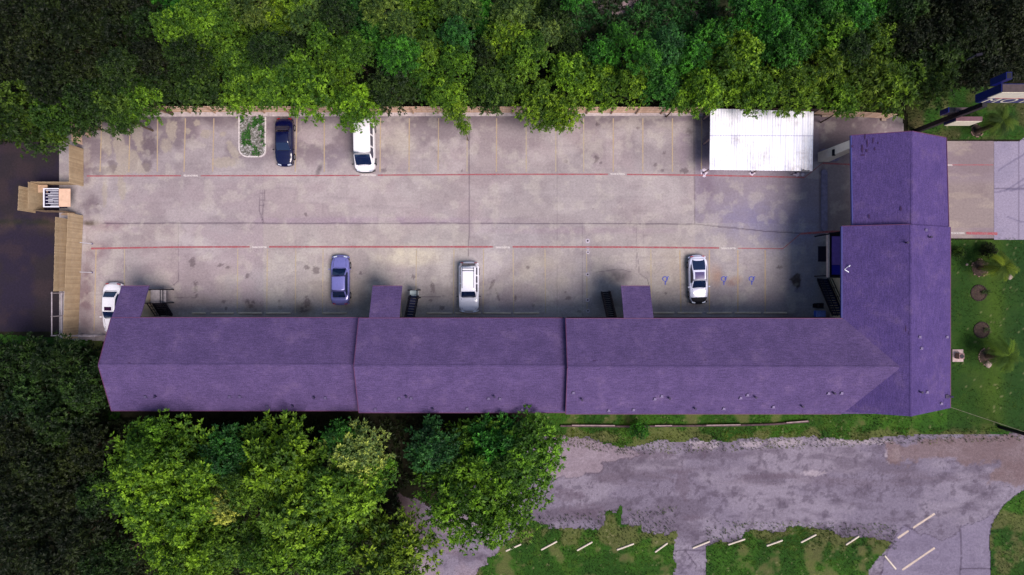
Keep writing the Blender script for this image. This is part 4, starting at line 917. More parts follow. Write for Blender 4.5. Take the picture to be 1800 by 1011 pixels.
TW = {0: 'dark olive', 1: 'mid green', 2: 'yellow-green', 3: 'bright emerald', 4: 'blue-green', 5: 'feathery olive', 6: 'very dark', 7: 'dry brownish green', 8: 'pale lime', 9: 'dark green'}
TREES = []
def tree(px, py, rpx, tone, h=None, big=None, feather=None, region=''):
    if region == 'front': py += 1; rpx *= 1.0
    if region == 'south': rpx *= .90; py += 7
    if region == 'west': rpx *= .88
    if region in ('middle', 'back'): rpx *= .84; h += random.uniform(-1.6, 2.0)
    TREES.append(dict(px=px, py=py, r=rpx, tone=tone, h=h, big=big, feather=feather, region=region))
_rt = random.Random(11)
# front row over the north fence (read off the photo)
for q in [(55,205,58,0),(108,200,44,0),(150,182,42,9),(200,182,40,0),(212,204,24,0),(250,172,40,1),(300,150,36,9),(352,152,38,0),(425,158,34,1),(470,160,26,1),(495,130,40,1),(545,158,42,2),(590,120,34,1),(624,186,37,2),(690,150,38,9),(745,135,36,1),
          (785,165,30,2),(800,196,20,2),(816,222,11,2),(860,155,36,0),(905,130,36,1),(945,180,38,2),(990,196,30,2),(965,205,22,2),(1005,130,36,2),(1050,150,38,2),(1110,145,36,2),(1165,150,32,3),(1195,178,18,2),(1232,160,36,2),(1290,120,50,2),(1330,160,34,1)]: tree(*q, h=4.6+_rt.random(), region='front')
for q in [(1390,150,42,5),(1450,120,44,5),(1478,168,30,1),(1488,190,16,1),(1520,140,44,5),(1570,150,44,5),(1600,120,36,9),(1640,145,36,0),(1655,95,44,9)]: tree(*q, h=4.8, feather=True, region='front')
for q in [(30,170,50,6),(90,150,48,6),(150,130,44,6),(210,120,40,9),(270,105,38,6),(330,100,40,9),(375,90,38,1),(420,105,36,1),(470,85,34,9),(520,90,36,9),(570,70,36,1),(620,90,38,1),(660,60,34,3),(700,95,36,3),(750,85,36,1),(800,110,36,1),(800,60,34,4),(850,95,34,9),
          (885,60,38,2),(930,90,38,1),(960,60,36,7),(1000,80,30,9),(1060,95,36,3),(1090,60,24,3),(1130,95,34,3),(1170,80,36,4),(1215,100,38,3),(1255,70,38,3),(1300,60,36,2),(1340,90,34,3),(1385,85,36,3),(1420,60,34,3),(1470,60,38,1),(1500,85,34,9),(1540,75,40,5),(1590,70,38,6),(1640,50,44,6),(1700,60,46,6),(1720,110,44,6),(1770,90,48,6),(1770,30,50,6)]: tree(*q, h=4.2+1.6*_rt.random(), feather=_rt.random() < .2, region='middle')
for q in [(20,110,50,6),(80,90,50,6),(140,70,48,6),(200,55,46,6),(255,45,44,9),(30,40,50,6),(100,20,50,6),(170,10,46,6),(240,0,40,6),(300,50,38,1),(340,30,40,1),(380,35,38,1),(420,40,36,1),(300,0,36,3),(370,-12,40,1),(440,5,40,7),(490,30,38,2),(540,20,38,7),(510,-20,38,2),(590,25,34,9),(630,15,36,4),(670,10,36,7),(700,45,32,7),(720,0,36,1),
          (760,30,34,1),(810,15,36,7),(850,30,34,3),(900,20,38,7),(940,10,36,7),(985,25,36,9),(1010,-10,30,3),(1320,15,36,3),(1360,40,34,3),(1400,15,36,3),(1450,15,38,3),(1500,30,38,3),(1540,15,38,3),(1590,20,40,9),(1640,0,44,6),(1700,10,48,6)]: tree(*q, h=4+1.5*_rt.random(), feather=q[3] == 7 or _rt.random() < .15, region='back')
# south-west wood
for q in [(300,850,112,2),(265,775,48,1),(490,800,72,2),(430,850,50,1),(520,900,70,2),(625,795,52,8),(600,850,66,2),(575,960,58,1),(480,965,58,2),(845,850,112,1),(760,780,48,4),(925,790,62,1),(870,775,50,3),(330,960,86,2),(400,790,46,4),(405,940,48,1),(390,880,36,8),(600,770,36,3),(660,830,36,1)]: tree(*q, h=7.0+_rt.random()*1.2, big=True, region='south')
tree(690,965,70,5, h=6.5, big=True, feather=True, region='south')
for q in [(30,640,46,9),(100,640,50,9),(150,680,42,9),(60,700,50,9),(110,745,50,9),(30,760,50,6),(150,790,44,6),(80,810,50,6),(20,850,50,6),(120,860,50,6),(60,900,56,6),(170,870,40,9),(150,930,52,6),(30,960,50,6),(100,990,56,6),(190,990,48,9),(0,690,40,6)]: tree(*q, h=4.5+_rt.random(), feather=_rt.random() < .35, region='west')
LM = [(75,'side road'),(185,'lot corner'),(300,'leftmost bays'),(445,'planter island'),(499,'navy sedan'),(640,'white van'),(745,'bays beside the van'),(880,'long fence middle'),(1030,'mid-right bays'),(1180,'last open bay'),(1335,'white carport'),(1480,'carport-gateway gap'),(1580,'gateway roof'),(1720,'motel sign')]
used_lab = {}
rank = {}
for T in TREES: rank.setdefault(T['region'], []).append(T)
def words(T):
    tw = TW[T['tone']]; fe = 'feathery ' if T['feather'] and 'feathery' not in tw else ''
    r = T['region']
    if r in ('front', 'middle', 'back'):
        lm = min(LM, key=lambda a: abs(a[0]-T['px']))[1]
        w_ = {'front': 'over the fence', 'middle': 'in second row', 'back': 'at top edge'}[r]
        return f"{tw} {fe}tree {w_} above {lm}"
    if r == 'south':
        lm = 'the cracked court' if T['px'] > 720 else ('the purple roofs' if T['py'] < 830 else 'the bottom edge')
        sz = 'broad' if T['r'] > 90 else ('large' if T['r'] > 55 else 'smaller')
        return f"{sz} {tw} {fe}tree in southern grove by {lm}"
    return f"{tw} {fe}tree in the dim wood left of purple roof"
groups = {}
for T in TREES: groups.setdefault(words(T), []).append(T)
ordw = ['', 'first', 'second', 'third', 'fourth', 'fifth', 'sixth', 'seventh', 'eighth', 'ninth', 'tenth', 'eleventh', 'twelfth']
for k, Ts in groups.items():
    if len(Ts) == 1: Ts[0]['label'] = k; continue
    if Ts[0]['region'] in ('west', 'south'):
        Ts.sort(key=lambda T: T['py'])
        for i, T in enumerate(Ts): T['label'] = k+', '+(ordw[i+1]+' from the top')
    else:
        Ts.sort(key=lambda T: T['px'])
        for i, T in enumerate(Ts): T['label'] = k+', '+(('left', 'right')[i]+' one' if len(Ts) == 2 else ordw[i+1]+' from left')
GR = {'front': 'trees along the north fence', 'middle': 'trees behind the north fence', 'back': 'trees at the far north', 'south': 'large trees south of the motel', 'west': 'dim trees south-west of the lot'}
CN = {'front': 'tree', 'middle': 'tree', 'back': 'tree', 'south': 'tree', 'west': 'tree'}
for i, T in enumerate(TREES):
    h = T['h']; R = T['r']/S*(H-h)/H; x, y = P(T['px'], T['py'], h)
    if T['big']: meshes = LFEA if T['feather'] else LARGE; base = 4.0 if T['feather'] else 5.4
    elif T['feather']: meshes = FEATH; base = 2.5
    else: meshes = SMALL; base = 2.3
    if T['big'] and R < 3.4: meshes = SMALL; base = 2.3
    k = R*1.06/base; me = meshes[i % len(meshes)]
    t = empty('feathery_tree' if T['feather'] else ('large_tree' if T['r'] > 60 and T['big'] else 'leafy_tree'), (x, y, 0), T['label'], 'tree', GR[T['region']], _rt.random()*6.28)
    o = bpy.data.objects.new('crown', me); C.objects.link(o); o.parent = t
    o.location = (0, 0, h-R*.25); o.scale = (k*_rt.uniform(.92, 1.08), k*_rt.uniform(.92, 1.08), k); 
    c = TONE[T['tone']]; j = _rt.uniform(.85, 1.18); o.color = (c[0]*j*_rt.uniform(.9, 1.12), c[1]*j, c[2]*j*_rt.uniform(.8, 1.2), 1)
    o = bpy.data.objects.new('trunk', TR_L if T['big'] else TR_S); C.objects.link(o); o.parent = t; hh = 7.0 if T['big'] else 4.5; o.scale = (R/(5 if T['big'] else 2.3),)*2+(h/hh,)
# undergrowth below and between the trees, coloured near-black to deepen the gaps' shade
rs = np.random.RandomState(5)
def scatter(n, poly, z0, z1, a=0):
    xs = [q[0] for q in poly]; ys = [q[1] for q in poly]; x = rs.uniform(min(xs), max(xs), n*3); y = rs.uniform(min(ys), max(ys), n*3); k = in_poly(x, y, poly); x, y = x[k][:n], y[k][:n]
    return np.stack([x, y, rs.uniform(z0, z1, len(x))], 1)
def stuff_leaves(name, c, tone, size, nleaf, color, aspect=.3, spread=1.0, droop=.25):
    d = rs.randn(len(c), 3)*.4+np.array([0,0,1.0]); me = leaves_mesh(name, c, d, tone, size, nleaf, aspect, droop, spread, seed=len(c)); o = bpy.data.objects.new(name, me); C.objects.link(o); o.color = (*color, 1); o['kind'] = 'stuff'; return o
northp = [P(-60,-60), P(1860,-60), P(1860,140), P(1700,160), P(1620,180), P(1560,192), P(160,192), P(150,240), P(-60,262)]
c = scatter(15000, northp, .1, 1.3); stuff_leaves('undergrowth', c, .3+.4*fbm(c[:, 0], c[:, 1], .4, 3), .42, 7, (.008,.017,.004))
southp = [P(-60,600), P(185,610), P(205,735), P(960,735), P(950,760), P(700,860), P(745,1060), P(-60,1060)]
c = scatter(11000, southp, .05, .9); stuff_leaves('undergrowth', c, .3+.4*fbm(c[:, 0], c[:, 1], .4, 3), .40, 7, (.010,.018,.004))
# the brushy clearing at the top of the photo: low bright brush over pinkish earth
clr = [P(930,-60), P(1320,-60), P(1310,40), P(1200,80), P(1080,75), P(940,50)]
def clr_color(x, y):
    c = np.tile(np.array(rgb(60,66,44)[:3]), (len(x), 1)); c = blend(c, sstep(.5, .6, fbm(x, y, .35, 81))*.9, rgb(150,130,138)); return blend(c, sstep(.5, .65, fbm(x, y, .8, 82))*.6, rgb(28,58,28))
grid_sheet('clearing', P(930,0)[0], P(1320,0)[0], P(0,85)[1], P(0,-60)[1], .15, .02, keep_poly(clr, 1.2, 12), clr_color, m_conc)
c = scatter(6500, clr, .1, 1.0); m_ = fbm(c[:, 0], c[:, 1], .35, 83) > .44; c = c[m_]
stuff_leaves('brush', c, np.clip(fbm(c[:, 0], c[:, 1], .3, 84)*1.6-.3, 0, 1), .42, 8, (.03,.11,.03), aspect=.2)
# grass tufts
def tufts(name, polys, n, color, size=.13, z=.03, mask=None, nleaf=6):
    cs = []
    for p_ in polys: cs.append(scatter(n, p_, z, z+.02))
    c = np.concatenate(cs)
    if mask is not None: c = c[mask(c[:, 0], c[:, 1])]
    return stuff_leaves(name, c, np.clip(fbm(c[:, 0], c[:, 1], .5, 91)*1.5-.3+rs.randn(len(c))*.1, 0, 1), size, nleaf, color, aspect=.16, spread=.8, droop=0)
tufts('grass', [east, lawn1, lawn2, strip_s], 5500, (.034,.068,.010), mask=lambda x, y: fbm(x, y, .6, 24) < .58)
tufts('grass', [ne, lawn3, west], 3500, (.025,.05,.010))
edge = [P(930,755), P(1900,750), P(1900,772), P(1600,780), P(1100,800), P(930,775)]
tufts('weeds', [edge], 2200, (.06,.08,.015), .17)
tufts('weeds', [[P(840,915), P(1188,890), P(1188,950), P(840,960)], [P(1240,915), P(1575,920), P(1575,965), P(1240,965)]], 700, (.05,.08,.015), .2)
c = scatter(420, island_outline(.2), .12, .22); c = c[fbm(c[:, 0], c[:, 1], 1.1, 95)+np.where(c[:, 0] > P(446,0)[0], .12, -.04) > .5]
o = stuff_leaves('weeds', c, np.full(len(c), .5), .28, 8, (.04,.13,.03)); 

# shrubs ----------------------------------------------------------------
def shrub(name, label, px, py, r, tone, cat='shrub', h=1.0):
    t = empty(name, (*P(px, py), 0), label, cat); o = bpy.data.objects.new('foliage', SMALL[int(px) % 5]); C.objects.link(o); o.parent = t; k = r/2.3; o.scale = (k, k, k*1.1); o.location = (0, 0, h*.55); o.color = (*TONE[tone], 1)
    mb = MB(); mb.path([(0,0,0), (.03,.02,h*.3), (0,0,h*.6)], .07, .03, 6); mb.build('stem', m_bark, t)
shrub('small_tree', 'small lone green tree growing at the low wall behind the highest roof', 1120, 750, .85, 3, 'tree', 2.2)
shrub('shrub', 'little dark bush right beside the wing wall at the top of the east lawn', 1678, 445, .55, 0)
shrub('shrub', 'small dark green bush in the east lawn, above the upper palm', 1728, 441, .7, 6)
tufts('weeds', [[P(1290,140), P(1360,140), P(1360,170), P(1290,170)]], 10, (.1,.1,.02), .2)

# palms -------------------------------------------------------------------
m_frond = leaf_mat('palm_fronds', .85)
def palm(label, bx, by, cx, cy, h, R, seed, col):
    x, y = P(bx, by); x2, y2 = P(cx, cy, h); rnd = random.Random(seed)
    t = empty('palm_tree', (x, y, 0), label, 'palm tree', 'palms on the street lawn')
    top = Vector((x2-x, y2-y, h)); mb = MB(); mb.path([Vector((0,0,0)), top*.35+Vector((0,0,.1)), top*.7+Vector((0,0,.1)), top-Vector((0,0,.15))], .26, .15, 12)
    for i in range(14):
        c = top*(i/14); a = i*2.4; mb.tube(c, c+Vector((math.cos(a)*.3, math.sin(a)*.3, .18)), .06, .02, 5)
    mb.build('trunk', m_bark, t)
    V_, F_, tn = [], [], []
    for i in range(40):
        a = i*2.399+rnd.uniform(-.4, .4); ln = R*rnd.uniform(.75, 1.1); el = rnd.uniform(-.1, 1.0); rnd_d = rnd.uniform(.5, 1.2); pts = []
        for k in range(9):
            s_ = k/8; pts.append(top+Vector((math.cos(a)*ln*s_*math.cos(el*(1-s_)), math.sin(a)*ln*s_*math.cos(el*(1-s_)), ln*(math.sin(el)*s_-rnd_d*s_*s_))))
        tone_ = rnd.uniform(.1, .85)
        for k in range(1, 9):
            for sd_ in (-1, 1):
                for q in range(2):
                    p = pts[k-1].lerp(pts[k], q*.5+.25); dr = (pts[k]-pts[k-1]).normalized(); sdv = Vector((-math.sin(a), math.cos(a), 0))*sd_; ll = R*.42*(1-.5*k/8)*rnd.uniform(.8, 1.1)
                    tip = p+(sdv*.75+dr*.65).normalized()*ll-Vector((0,0,ll*.25)); wv = dr*.035; m0 = p.lerp(tip, .4); n0 = len(V_); V_ += [p, m0-wv, tip, m0+wv]; F_.append((n0, n0+1, n0+2, n0+3)); tn += [tone_]*4
            n0 = len(V_); w2 = Vector((-math.sin(a), math.cos(a), 0))*.02; V_ += [pts[k-1]-w2, pts[k]-w2, pts[k]+w2, pts[k-1]+w2]; F_.append((n0, n0+1, n0+2, n0+3)); tn += [tone_]*4
    me = bpy.data.meshes.new('fronds'); me.from_pydata(V_, [], F_); me.materials.append(m_frond); at = me.attributes.new('tone', 'FLOAT', 'POINT'); at.data.foreach_set('value', np.array(tn, np.float32))
    o = bpy.data.objects.new('fronds', me); C.objects.link(o); o.parent = t; o.color = (*col, 1)
palm('bushy palm leaning outward from a ring at the upper part of the east lawn', 1721, 472, 1766, 467, 3.0, 1.45, 1, (.07,.105,.010))
palm('bushy palm at the lower part of the east lawn, right of the square pad', 1735, 626, 1772, 626, 2.8, 1.6, 2, (.045,.085,.009))
palm('palm beside the pylon sign, north of the driveway', 1716, 232, 1764, 212, 3.2, 1.35, 3, (.03,.055,.008))
m_mulch = Mat('mulch', rough=1); m_mulch.base(m_mulch.ramp(m_mulch.noise(7, 5, .8), [(.3, rgb(30,22,22)), (.55, rgb(62,50,46)), (.8, rgb(104,88,70))]))
rl = ['mulch ring with a worn pale rim around the upper palm foot', 'bare round mulch ring, upper of the two empty rings in the east lawn', 'bare round mulch ring, lower of the two empty rings in the east lawn', 'mulch ring with rocks around the lower palm foot', 'mulch ring at the foot of the palm by the pylon sign']
for i, (px, py, r) in enumerate([(1722,471,.85),(1720,515,.75),(1725,580,.75),(1735,627,.85),(1717,230,.6)]):
    t = empty('tree_ring', (*P(px, py), 0), rl[i], 'tree ring', 'mulch rings in the lawns'); mb = MB(); k = 22; ph = random.random()*6
    for q in range(k):
        if i in (0, 3, 4) and random.random() < .35: continue
        a = q*2*math.pi/k; mb.obox(r*math.cos(a), r*math.sin(a), a, .12, .19, .0, .09+random.uniform(0,.03), .8)
    mb.build('edging', simple('ring_stone', rgb(48,36,38) if i in (1, 2) else rgb(118,96,88), .9, var=.3), t)
    mb = MB(); n = 24; mb.add([(0,0,.09)]+[((r-.05)*math.cos(a*2*math.pi/n), (r-.05)*math.sin(a*2*math.pi/n), .055) for a in range(n)], [(0, a+1, (a+1) % n+1) for a in range(n)]); mb.build('mulch_bed', m_mulch.m, t)
    if i in (1, 2):
        me = leaves_mesh('sprout', np.array([[.15+.1*j, .1*(j % 3)-.05, .1] for j in range(4 if i == 2 else 9)]), np.array([[.2,0,1.0]]*(4 if i == 2 else 9)), np.full(4 if i == 2 else 9, .35), .3, 12, .16, .2, 1.1, 3)
        o = bpy.data.objects.new('sprout', me); C.objects.link(o); o.parent = t; o.color = (.05,.08,.02,1)
m_rock = simple('pale_rock', rgb(150,132,128), .95, var=.25, scale=6)
for i, (px, py, r, lb) in enumerate([(1732,470,.22,'grey rock beside the upper palm trunk'),(1774,487,.25,'pale rock below the upper palm crown'),(1736,640,.3,'pale rock below the foot of the lower palm'),(1699,465,.12,'tiny pale stone near the top of the east lawn'),(1745,214+30,.01,'')]):
    if not lb: continue
    mb = MB(); rnd = random.Random(i); n = 9; vs = []
    for k in range(4):
        z = r*(.0, .45, .7, .8)[k]; rr = r*(1.1, 1.0, .65, .2)[k]; vs += [(rr*math.cos(q*2*math.pi/n)*rnd.uniform(.8, 1.2), rr*math.sin(q*2*math.pi/n)*rnd.uniform(.8, 1.2), z) for q in range(n)]
    mb.add(vs, [(k*n+q, k*n+(q+1) % n, (k+1)*n+(q+1) % n, (k+1)*n+q) for k in range(3) for q in range(n)]+[tuple(range(3*n, 4*n))], True)
    o = mb.build('rock', m_rock); o.location = (*P(px, py), .03); tag(o, lb, 'rock')
# air conditioner on a concrete pad
t = empty('air_conditioner', (*P(1682, 625), 0), 'small air conditioning unit with a round fan on a square concrete pad by the wing', 'air conditioner')
mb = MB(); mb.box(-.5, .55, -.6, .6, 0, .12); mb.build('pad', simple('pad_concrete', rgb(170,150,150), .9), t)
mb = MB(); mb.box(-.27, .22, -.27, .27, .12, .72); mb.build('cabinet', simple('beige_cabinet', rgb(126,96,100), .6), t)
mb = MB(); mb.tube((-.02, 0, .72), (-.02, 0, .75), .21, .2, 20); mb.build('fan_grille', m_dark, t)
# low retaining wall south of the motel
t = empty('retaining_wall', (P(1200,0)[0], P(0,745)[1], 0), 'low dark retaining wall running through the grass behind the motel', 'wall'); inv = Matrix.Translation(-t.location); mb = MB()
pts = [(985,748),(1060,748.5),(1108,749),(1200,748),(1300,747),(1360,745),(1420,740)]
for a, b in zip(pts[:-1], pts[1:]): (ax, ay), (bx, by) = P(*a), P(*b); mb.beam((ax, ay, .12), (bx, by, .14), .16, .3)
o = mb.build('wall_body', simple('stained_wall', rgb(74,58,64), .95, var=.4, scale=3), t); o.matrix_parent_inverse = inv
mb = MB()
for a, b in [((1005,746.5),(1080,747)),((1150,747.3),(1180,747)),((1240,746.5),(1300,745.5)),((1380,742),(1418,739))]: (ax, ay), (bx, by) = P(*a), P(*b); mb.beam((ax, ay, .31), (bx, by, .31), .1, .05)
o = mb.build('coping', simple('wall_coping', rgb(140,122,126), .9, var=.3), t); o.matrix_parent_inverse = inv
# utility pole with its wire
t = empty('utility_pole', (*P(1756, 750), 0), 'dark utility pole leaving the right edge of the photo below the east lawn', 'pole'); mb = MB(); mb.tube((0,0,0), (0,0,9), .19, .13, 12); mb.build('pole', m_dark, t)
bx, by = P(1756, 750); mb = MB(); p0 = Vector((38.1-bx, -10.4-by, 6.9)); p1 = Vector((0,0,8.6)); pts = [p0.lerp(p1, k/12)+Vector((0,0,-.5*math.sin(math.pi*k/12))) for k in range(13)]; mb.path(pts, .015, .015, 5); mb.build('wire', simple('wire_rubber', rgb(120,110,100), .6), t)
mb = MB(); mb.beam((-.9, .3, 8.5), (.9, -.3, 8.5), .12, .12); mb.build('crossarm', m_bark, t)
t = empty('lamp_post', (*P(1618, 146), 0), 'slim grey lamp post rising among the trees north of the sign', 'lamp post'); mb = MB(); mb.tube((0,0,0), (0,0,7.4), .09, .06, 10); mb.build('pole', simple('grey_metal', rgb(96,92,110), .5, .3), t); mb = MB(); mb.obox(.25, .05, .2, .6, .25, 7.35, 7.5, .8); mb.build('lamp_head', m_dark, t)

# ------------------------------------------------------------------ PYLON SIGN
sx_, sy_ = 39.2, 14.85
t = empty('motel_sign', (sx_, sy_, 0), 'tall blue pylon sign reading MOTEL on a dark post by the driveway', 'sign')
m_blue = simple('sign_blue', rgb(8,18,92), .35, var=.1); m_navy2 = simple('sign_navy_post', rgb(8,8,24), .5, var=.1); m_face = simple('sign_white_face', rgb(222,214,194), .4, var=.06); m_band = simple('sign_band_blue', rgb(14,28,92), .4, var=.05)
def W(x, y, z): return (x-sx_, y-sy_, z)
def wbox(mb, x0, x1, y0, y1, z0, z1): mb.box(x0-sx_, x1-sx_, y0-sy_, y1-sy_, z0, z1)
mb = MB(); wbox(mb, 39.05, 39.45, 15.0, 15.4, 0, 9.3); mb.build('post', m_navy2, t)
mb = MB(); wbox(mb, 38.55, 45.9, 15.42, 16.05, 9.15, 12.0); mb.build('cabinet', m_blue, t)
mb = MB(); wbox(mb, 38.62, 45.9, 15.38, 16.0, 12.0, 12.03); mb.build('cabinet_top', simple('brown_cap', rgb(66,54,58), .7, var=.25), t)
mb = MB(); wbox(mb, 38.6, 45.9, 15.36, 15.415, 10.45, 11.98); mb.build('upper_panel', m_face, t)
mb = MB(); wbox(mb, 38.6, 45.9, 15.36, 15.415, 9.17, 10.42); lp = mb.build('letter_panel', m_band, t)
cu = text('MOTEL', 'lettering', 0, 0, 1.62, 0, m_face, parent=t); cu.parent = t; cu.rotation_euler = (math.pi/2, 0, 0); cu.scale = (1.02, 1, 1); cu.location = (41.6-sx_, 15.345-sy_, 9.8)
mb = MB(); mb.path([(39.2-sx_, 15.34-sy_, 10.5), (40.5-sx_, 15.34-sy_, 10.46), (44-sx_, 15.34-sy_, 10.5)], .02, .02, 4); mb.build('panel_trim', m_red.m, t)
mb = MB(); wbox(mb, 37.95, 38.4, 16.0, 16.55, 11.6, 13.25); mb.build('post_cap', m_blue, t)
mb = MB(); wbox(mb, 38.0, 38.36, 16.04, 16.5, 13.25, 13.27); mb.build('cap_recess', m_navy2, t)
# two smaller boards lower on the posts
mb = MB(); wbox(mb, 39.36, 41.7, 14.80, 15.15, 4.1, 5.7); mb.build('lower_cabinet', m_blue, t)
mb = MB(); wbox(mb, 39.36, 41.7, 14.76, 15.15, 5.7, 5.73); mb.build('lower_cabinet_top', simple('plum_cap', rgb(96,66,76), .7), t)
mb = MB(); wbox(mb, 39.38, 41.68, 14.74, 14.795, 4.15, 5.68); mb.build('lower_panel', m_face, t)
mb = MB(); wbox(mb, 38.2, 40.3, 15.3, 15.75, 5.5, 6.5); mb.build('rear_cabinet', m_navy2, t)
mb = MB(); wbox(mb, 38.75, 40.3, 15.32, 15.73, 6.5, 6.53); mb.build('rear_cabinet_top', simple('plum_cap_dark', rgb(70,56,62), .7), t)
mb = MB(); wbox(mb, 38.1, 38.197, 15.3, 15.75, 5.45, 6.55); mb.build('rear_cabinet_side', m_blue, t)

# ------------------------------------------------------------------ VEHICLES
def paint(name, c, rough=.22, metal=0.0): 
    m = Mat(name, c, rough, metal, .5); m.b.inputs['Coat Weight'].default_value = .6; m.b.inputs['Coat Roughness'].default_value = .06
    f = m.noise(7, 3, .6, obj=True); m.base(m.mix(c, m.ramp(f, [(.3, g(.93)), (.7, g(1.04))]), 1.0, 'MULTIPLY')); return m.m
m_tyre = simple('tyre_rubber', (.012,.012,.014,1), .85, var=.1); m_rim = simple('wheel_rim', rgb(150,150,160), .35, .7, var=.05)
m_cglass = Mat('car_glass', (.006,.014,.05,1), .05, 0, .9).m
m_hl = Mat('headlight_lens', rgb(200,206,220), .12, .2, .6).m; m_tl = Mat('tail_lamp_lens', rgb(150,16,22), .2, 0, .6).m
m_bump = simple('black_bumper', (.012,.012,.02,1), .5, var=.1)
def interp(tab, t):
    for (a, va), (b, vb) in zip(tab[:-1], tab[1:]):
        if t <= b:
            k = (t-a)/(b-a) if b > a else 0; k = max(0, min(1, k)); k = k*k*(3-2*k) if len(tab) > 2 else k; return va+(vb-va)*k
    return tab[-1][1]
def car(name, label, cat, px, py, rz, Ln, Wd, deck, gh, mat, glass=None, roofmat=None, sunroof=None, rack=False, nose=None, nstation=30, corner=.22, frontt=.11, rear_round=.16, bumper=None, wheel_r=.32, ghmat=None, h_ref=.8, pillars=None, sidewin=((.0, 1.0),)):
    """deck: (t, z) hood / belt / boot height along the length (t=-.5 tail .. .5 nose)
       gh: dict(cowl, rf, rr, base, z, w0, w1): windscreen foot, roof front, roof rear, rear glass foot (in t), roof height, half widths"""
    x, y = P(px, py, h_ref); t = empty(name, (x, y, 0), label, cat, None, rz); g_ = glass or m_cglass; HW = Wd/2
    def wid(s):
        a = abs(s); lim = .5-(corner if s > 0 else rear_round); k = 1.0
        if a > lim: u = (a-lim)/(.5-lim); k = 1-.30*u**2.6-.03*u
        return HW*k*(1-.035*(max(0, s-.1)*2)**1.5)
    st = [-.5+.0001, -.498, -.49, -.475]+[-.46+.92*i/(nstation-1) for i in range(nstation)]+[.475, .49, .498, .5-.0001]
    prof = [(.86, None, .17), (.97, None, .28), (1.0, None, .48), (.985, .80, None), (.955, .93, None), (.88, .985, None), (.6, 1.012, None), (.25, 1.03, None), (0, 1.035, None)]
    full = prof+[(-a, b, c) for a, b, c in prof[-2::-1]]; m = len(full); vs = []
    for s in st:
        z = interp(deck, s); e_ = (abs(s)-.46)/.04; e_ = max(0, e_); sh = 1-.12*e_**2
        w_ = wid(s)
        for a, b, c in full:
            zz = c if b is None else max(.5, z*b*sh) 
            if c is not None: zz = c+(.1*e_**2 if c < .3 else 0)
            vs.append((w_*a, s*Ln*(1-.0*abs(a)), zz))
    # plan rounding of nose and tail: pull outer points back
    vs = [(vx, vy-(1 if vy > 0 else -1)*max(0, (abs(vy)/Ln-.40)/.10)*.16*(abs(vx)/HW)**2.5*1.2, vz) for vx, vy, vz in vs]
    fs = []
    for i in range(len(st)-1):
        for j in range(m-1): fs.append((i*m+j, i*m+j+1, (i+1)*m+j+1, (i+1)*m+j))
        fs.append((i*m+m-1, i*m, (i+1)*m, (i+1)*m+m-1))
    fs += [tuple(range(m)), tuple(range(len(st)*m-1, (len(st)-1)*m-1, -1))]
    mb = MB(); mb.add(vs, fs, True); body = mb.build('body', mat, t)
    for p_ in body.data.polygons[-2:]: p_.use_smooth = False
    zb = lambda s: interp(deck, s)
    # greenhouse
    cw, rf, rr, bs, zr, w0, w1 = gh['cowl'], gh['rf'], gh['rr'], gh['base'], gh['z'], gh['w0'], gh['w1']
    secs_ = []; N = 14
    def ghz(s):
        if s > rf: k = (cw-s)/(cw-rf); return zb(cw)*.97+(zr-zb(cw)*.97)*(k**.85)
        if s < rr: k = (s-bs)/(rr-bs) if rr > bs else 1; return zb(bs)*.97+(zr-zb(bs)*.97)*(max(k, 0)**.85)
        return zr+.03*math.sin(math.pi*(s-rr)/(rf-rr))
    def ghw(s, u):   # half width at relative height u (0 belt, 1 top)
        k = 1.0
        if s > rf: k = 1-.10*((s-rf)/(cw-rf))**2
        if s < rr and rr > bs: k = 1-gh.get('tail', .12)*((rr-s)/(rr-bs))**2
        return (w0+(w1-w0)*u)*k
    ss = sorted(set([cw-(cw-rf)*i/6 for i in range(7)]+[rf-(rf-rr)*i/10 for i in range(11)]+[rr-(rr-bs)*i/6 for i in range(7)]))
    vs = []; rows = [(0, 1.0, -.03), (.5, 1.0, 0), (.86, 1.0, 0), (.97, .965, 0), (1, .88, 0), (1.0, .45, .018), (1.0, 0, .026)]
    prof2 = [(u, k, dz) for u, k, dz in rows]; full2 = prof2+[(u, -k, dz) for u, k, dz in prof2[-2::-1]]; m2 = len(full2)
    for s in ss:
        zt = ghz(s); z0 = zb(s)*.93
        for u, k, dz in full2:
            hgt = (zt-z0); uu = u*hgt/(zr-z0); zz = z0+hgt*u+dz*(hgt/(zr-z0)); vs.append((ghw(s, uu)*k, s*Ln, zz))
    fs = [(i*m2+j, i*m2+j+1, (i+1)*m2+j+1, (i+1)*m2+j) for i in range(len(ss)-1) for j in range(m2-1)]
    fs += [tuple(range(m2-1, -1, -1)) if False else tuple(range(m2)), tuple(range(len(ss)*m2-1, (len(ss)-1)*m2-1, -1))]
    mb = MB(); mb.add(vs, fs, True); mb.build('cabin', ghmat or mat, t)
    # glass panels laid 1 cm proud of the cabin
    def surf(s, q):      # q in -1..1 across, on top surface
        zt = ghz(s); z0 = zb(s)*.93; hgt = zt-z0; uu = hgt/(zr-z0); return (ghw(s, uu)*.93*q, s*Ln, zt+.026*uu*(1-abs(q)**2))
    def panel(s0, s1, q0, q1, nm, mt, off=(0, .0, .014), curve=0, n=8, k=5, lb=None):
        vs = []
        for i in range(k+1):
            for j in range(n+1):
                q = q0+(q1-q0)*j/n; s = s0+(s1-s0)*i/k+curve*(1-q*q)*(1-i/k if curve > 0 else 1-i/k); v = surf(s, q); vs.append((v[0]+off[0], v[1]+off[1], v[2]+off[2]))
        mb = MB(); mb.add(vs, [(i*(n+1)+j, i*(n+1)+j+1, (i+1)*(n+1)+j+1, (i+1)*(n+1)+j) for i in range(k) for j in range(n)], True); mb.build(nm, mt, t, lb)
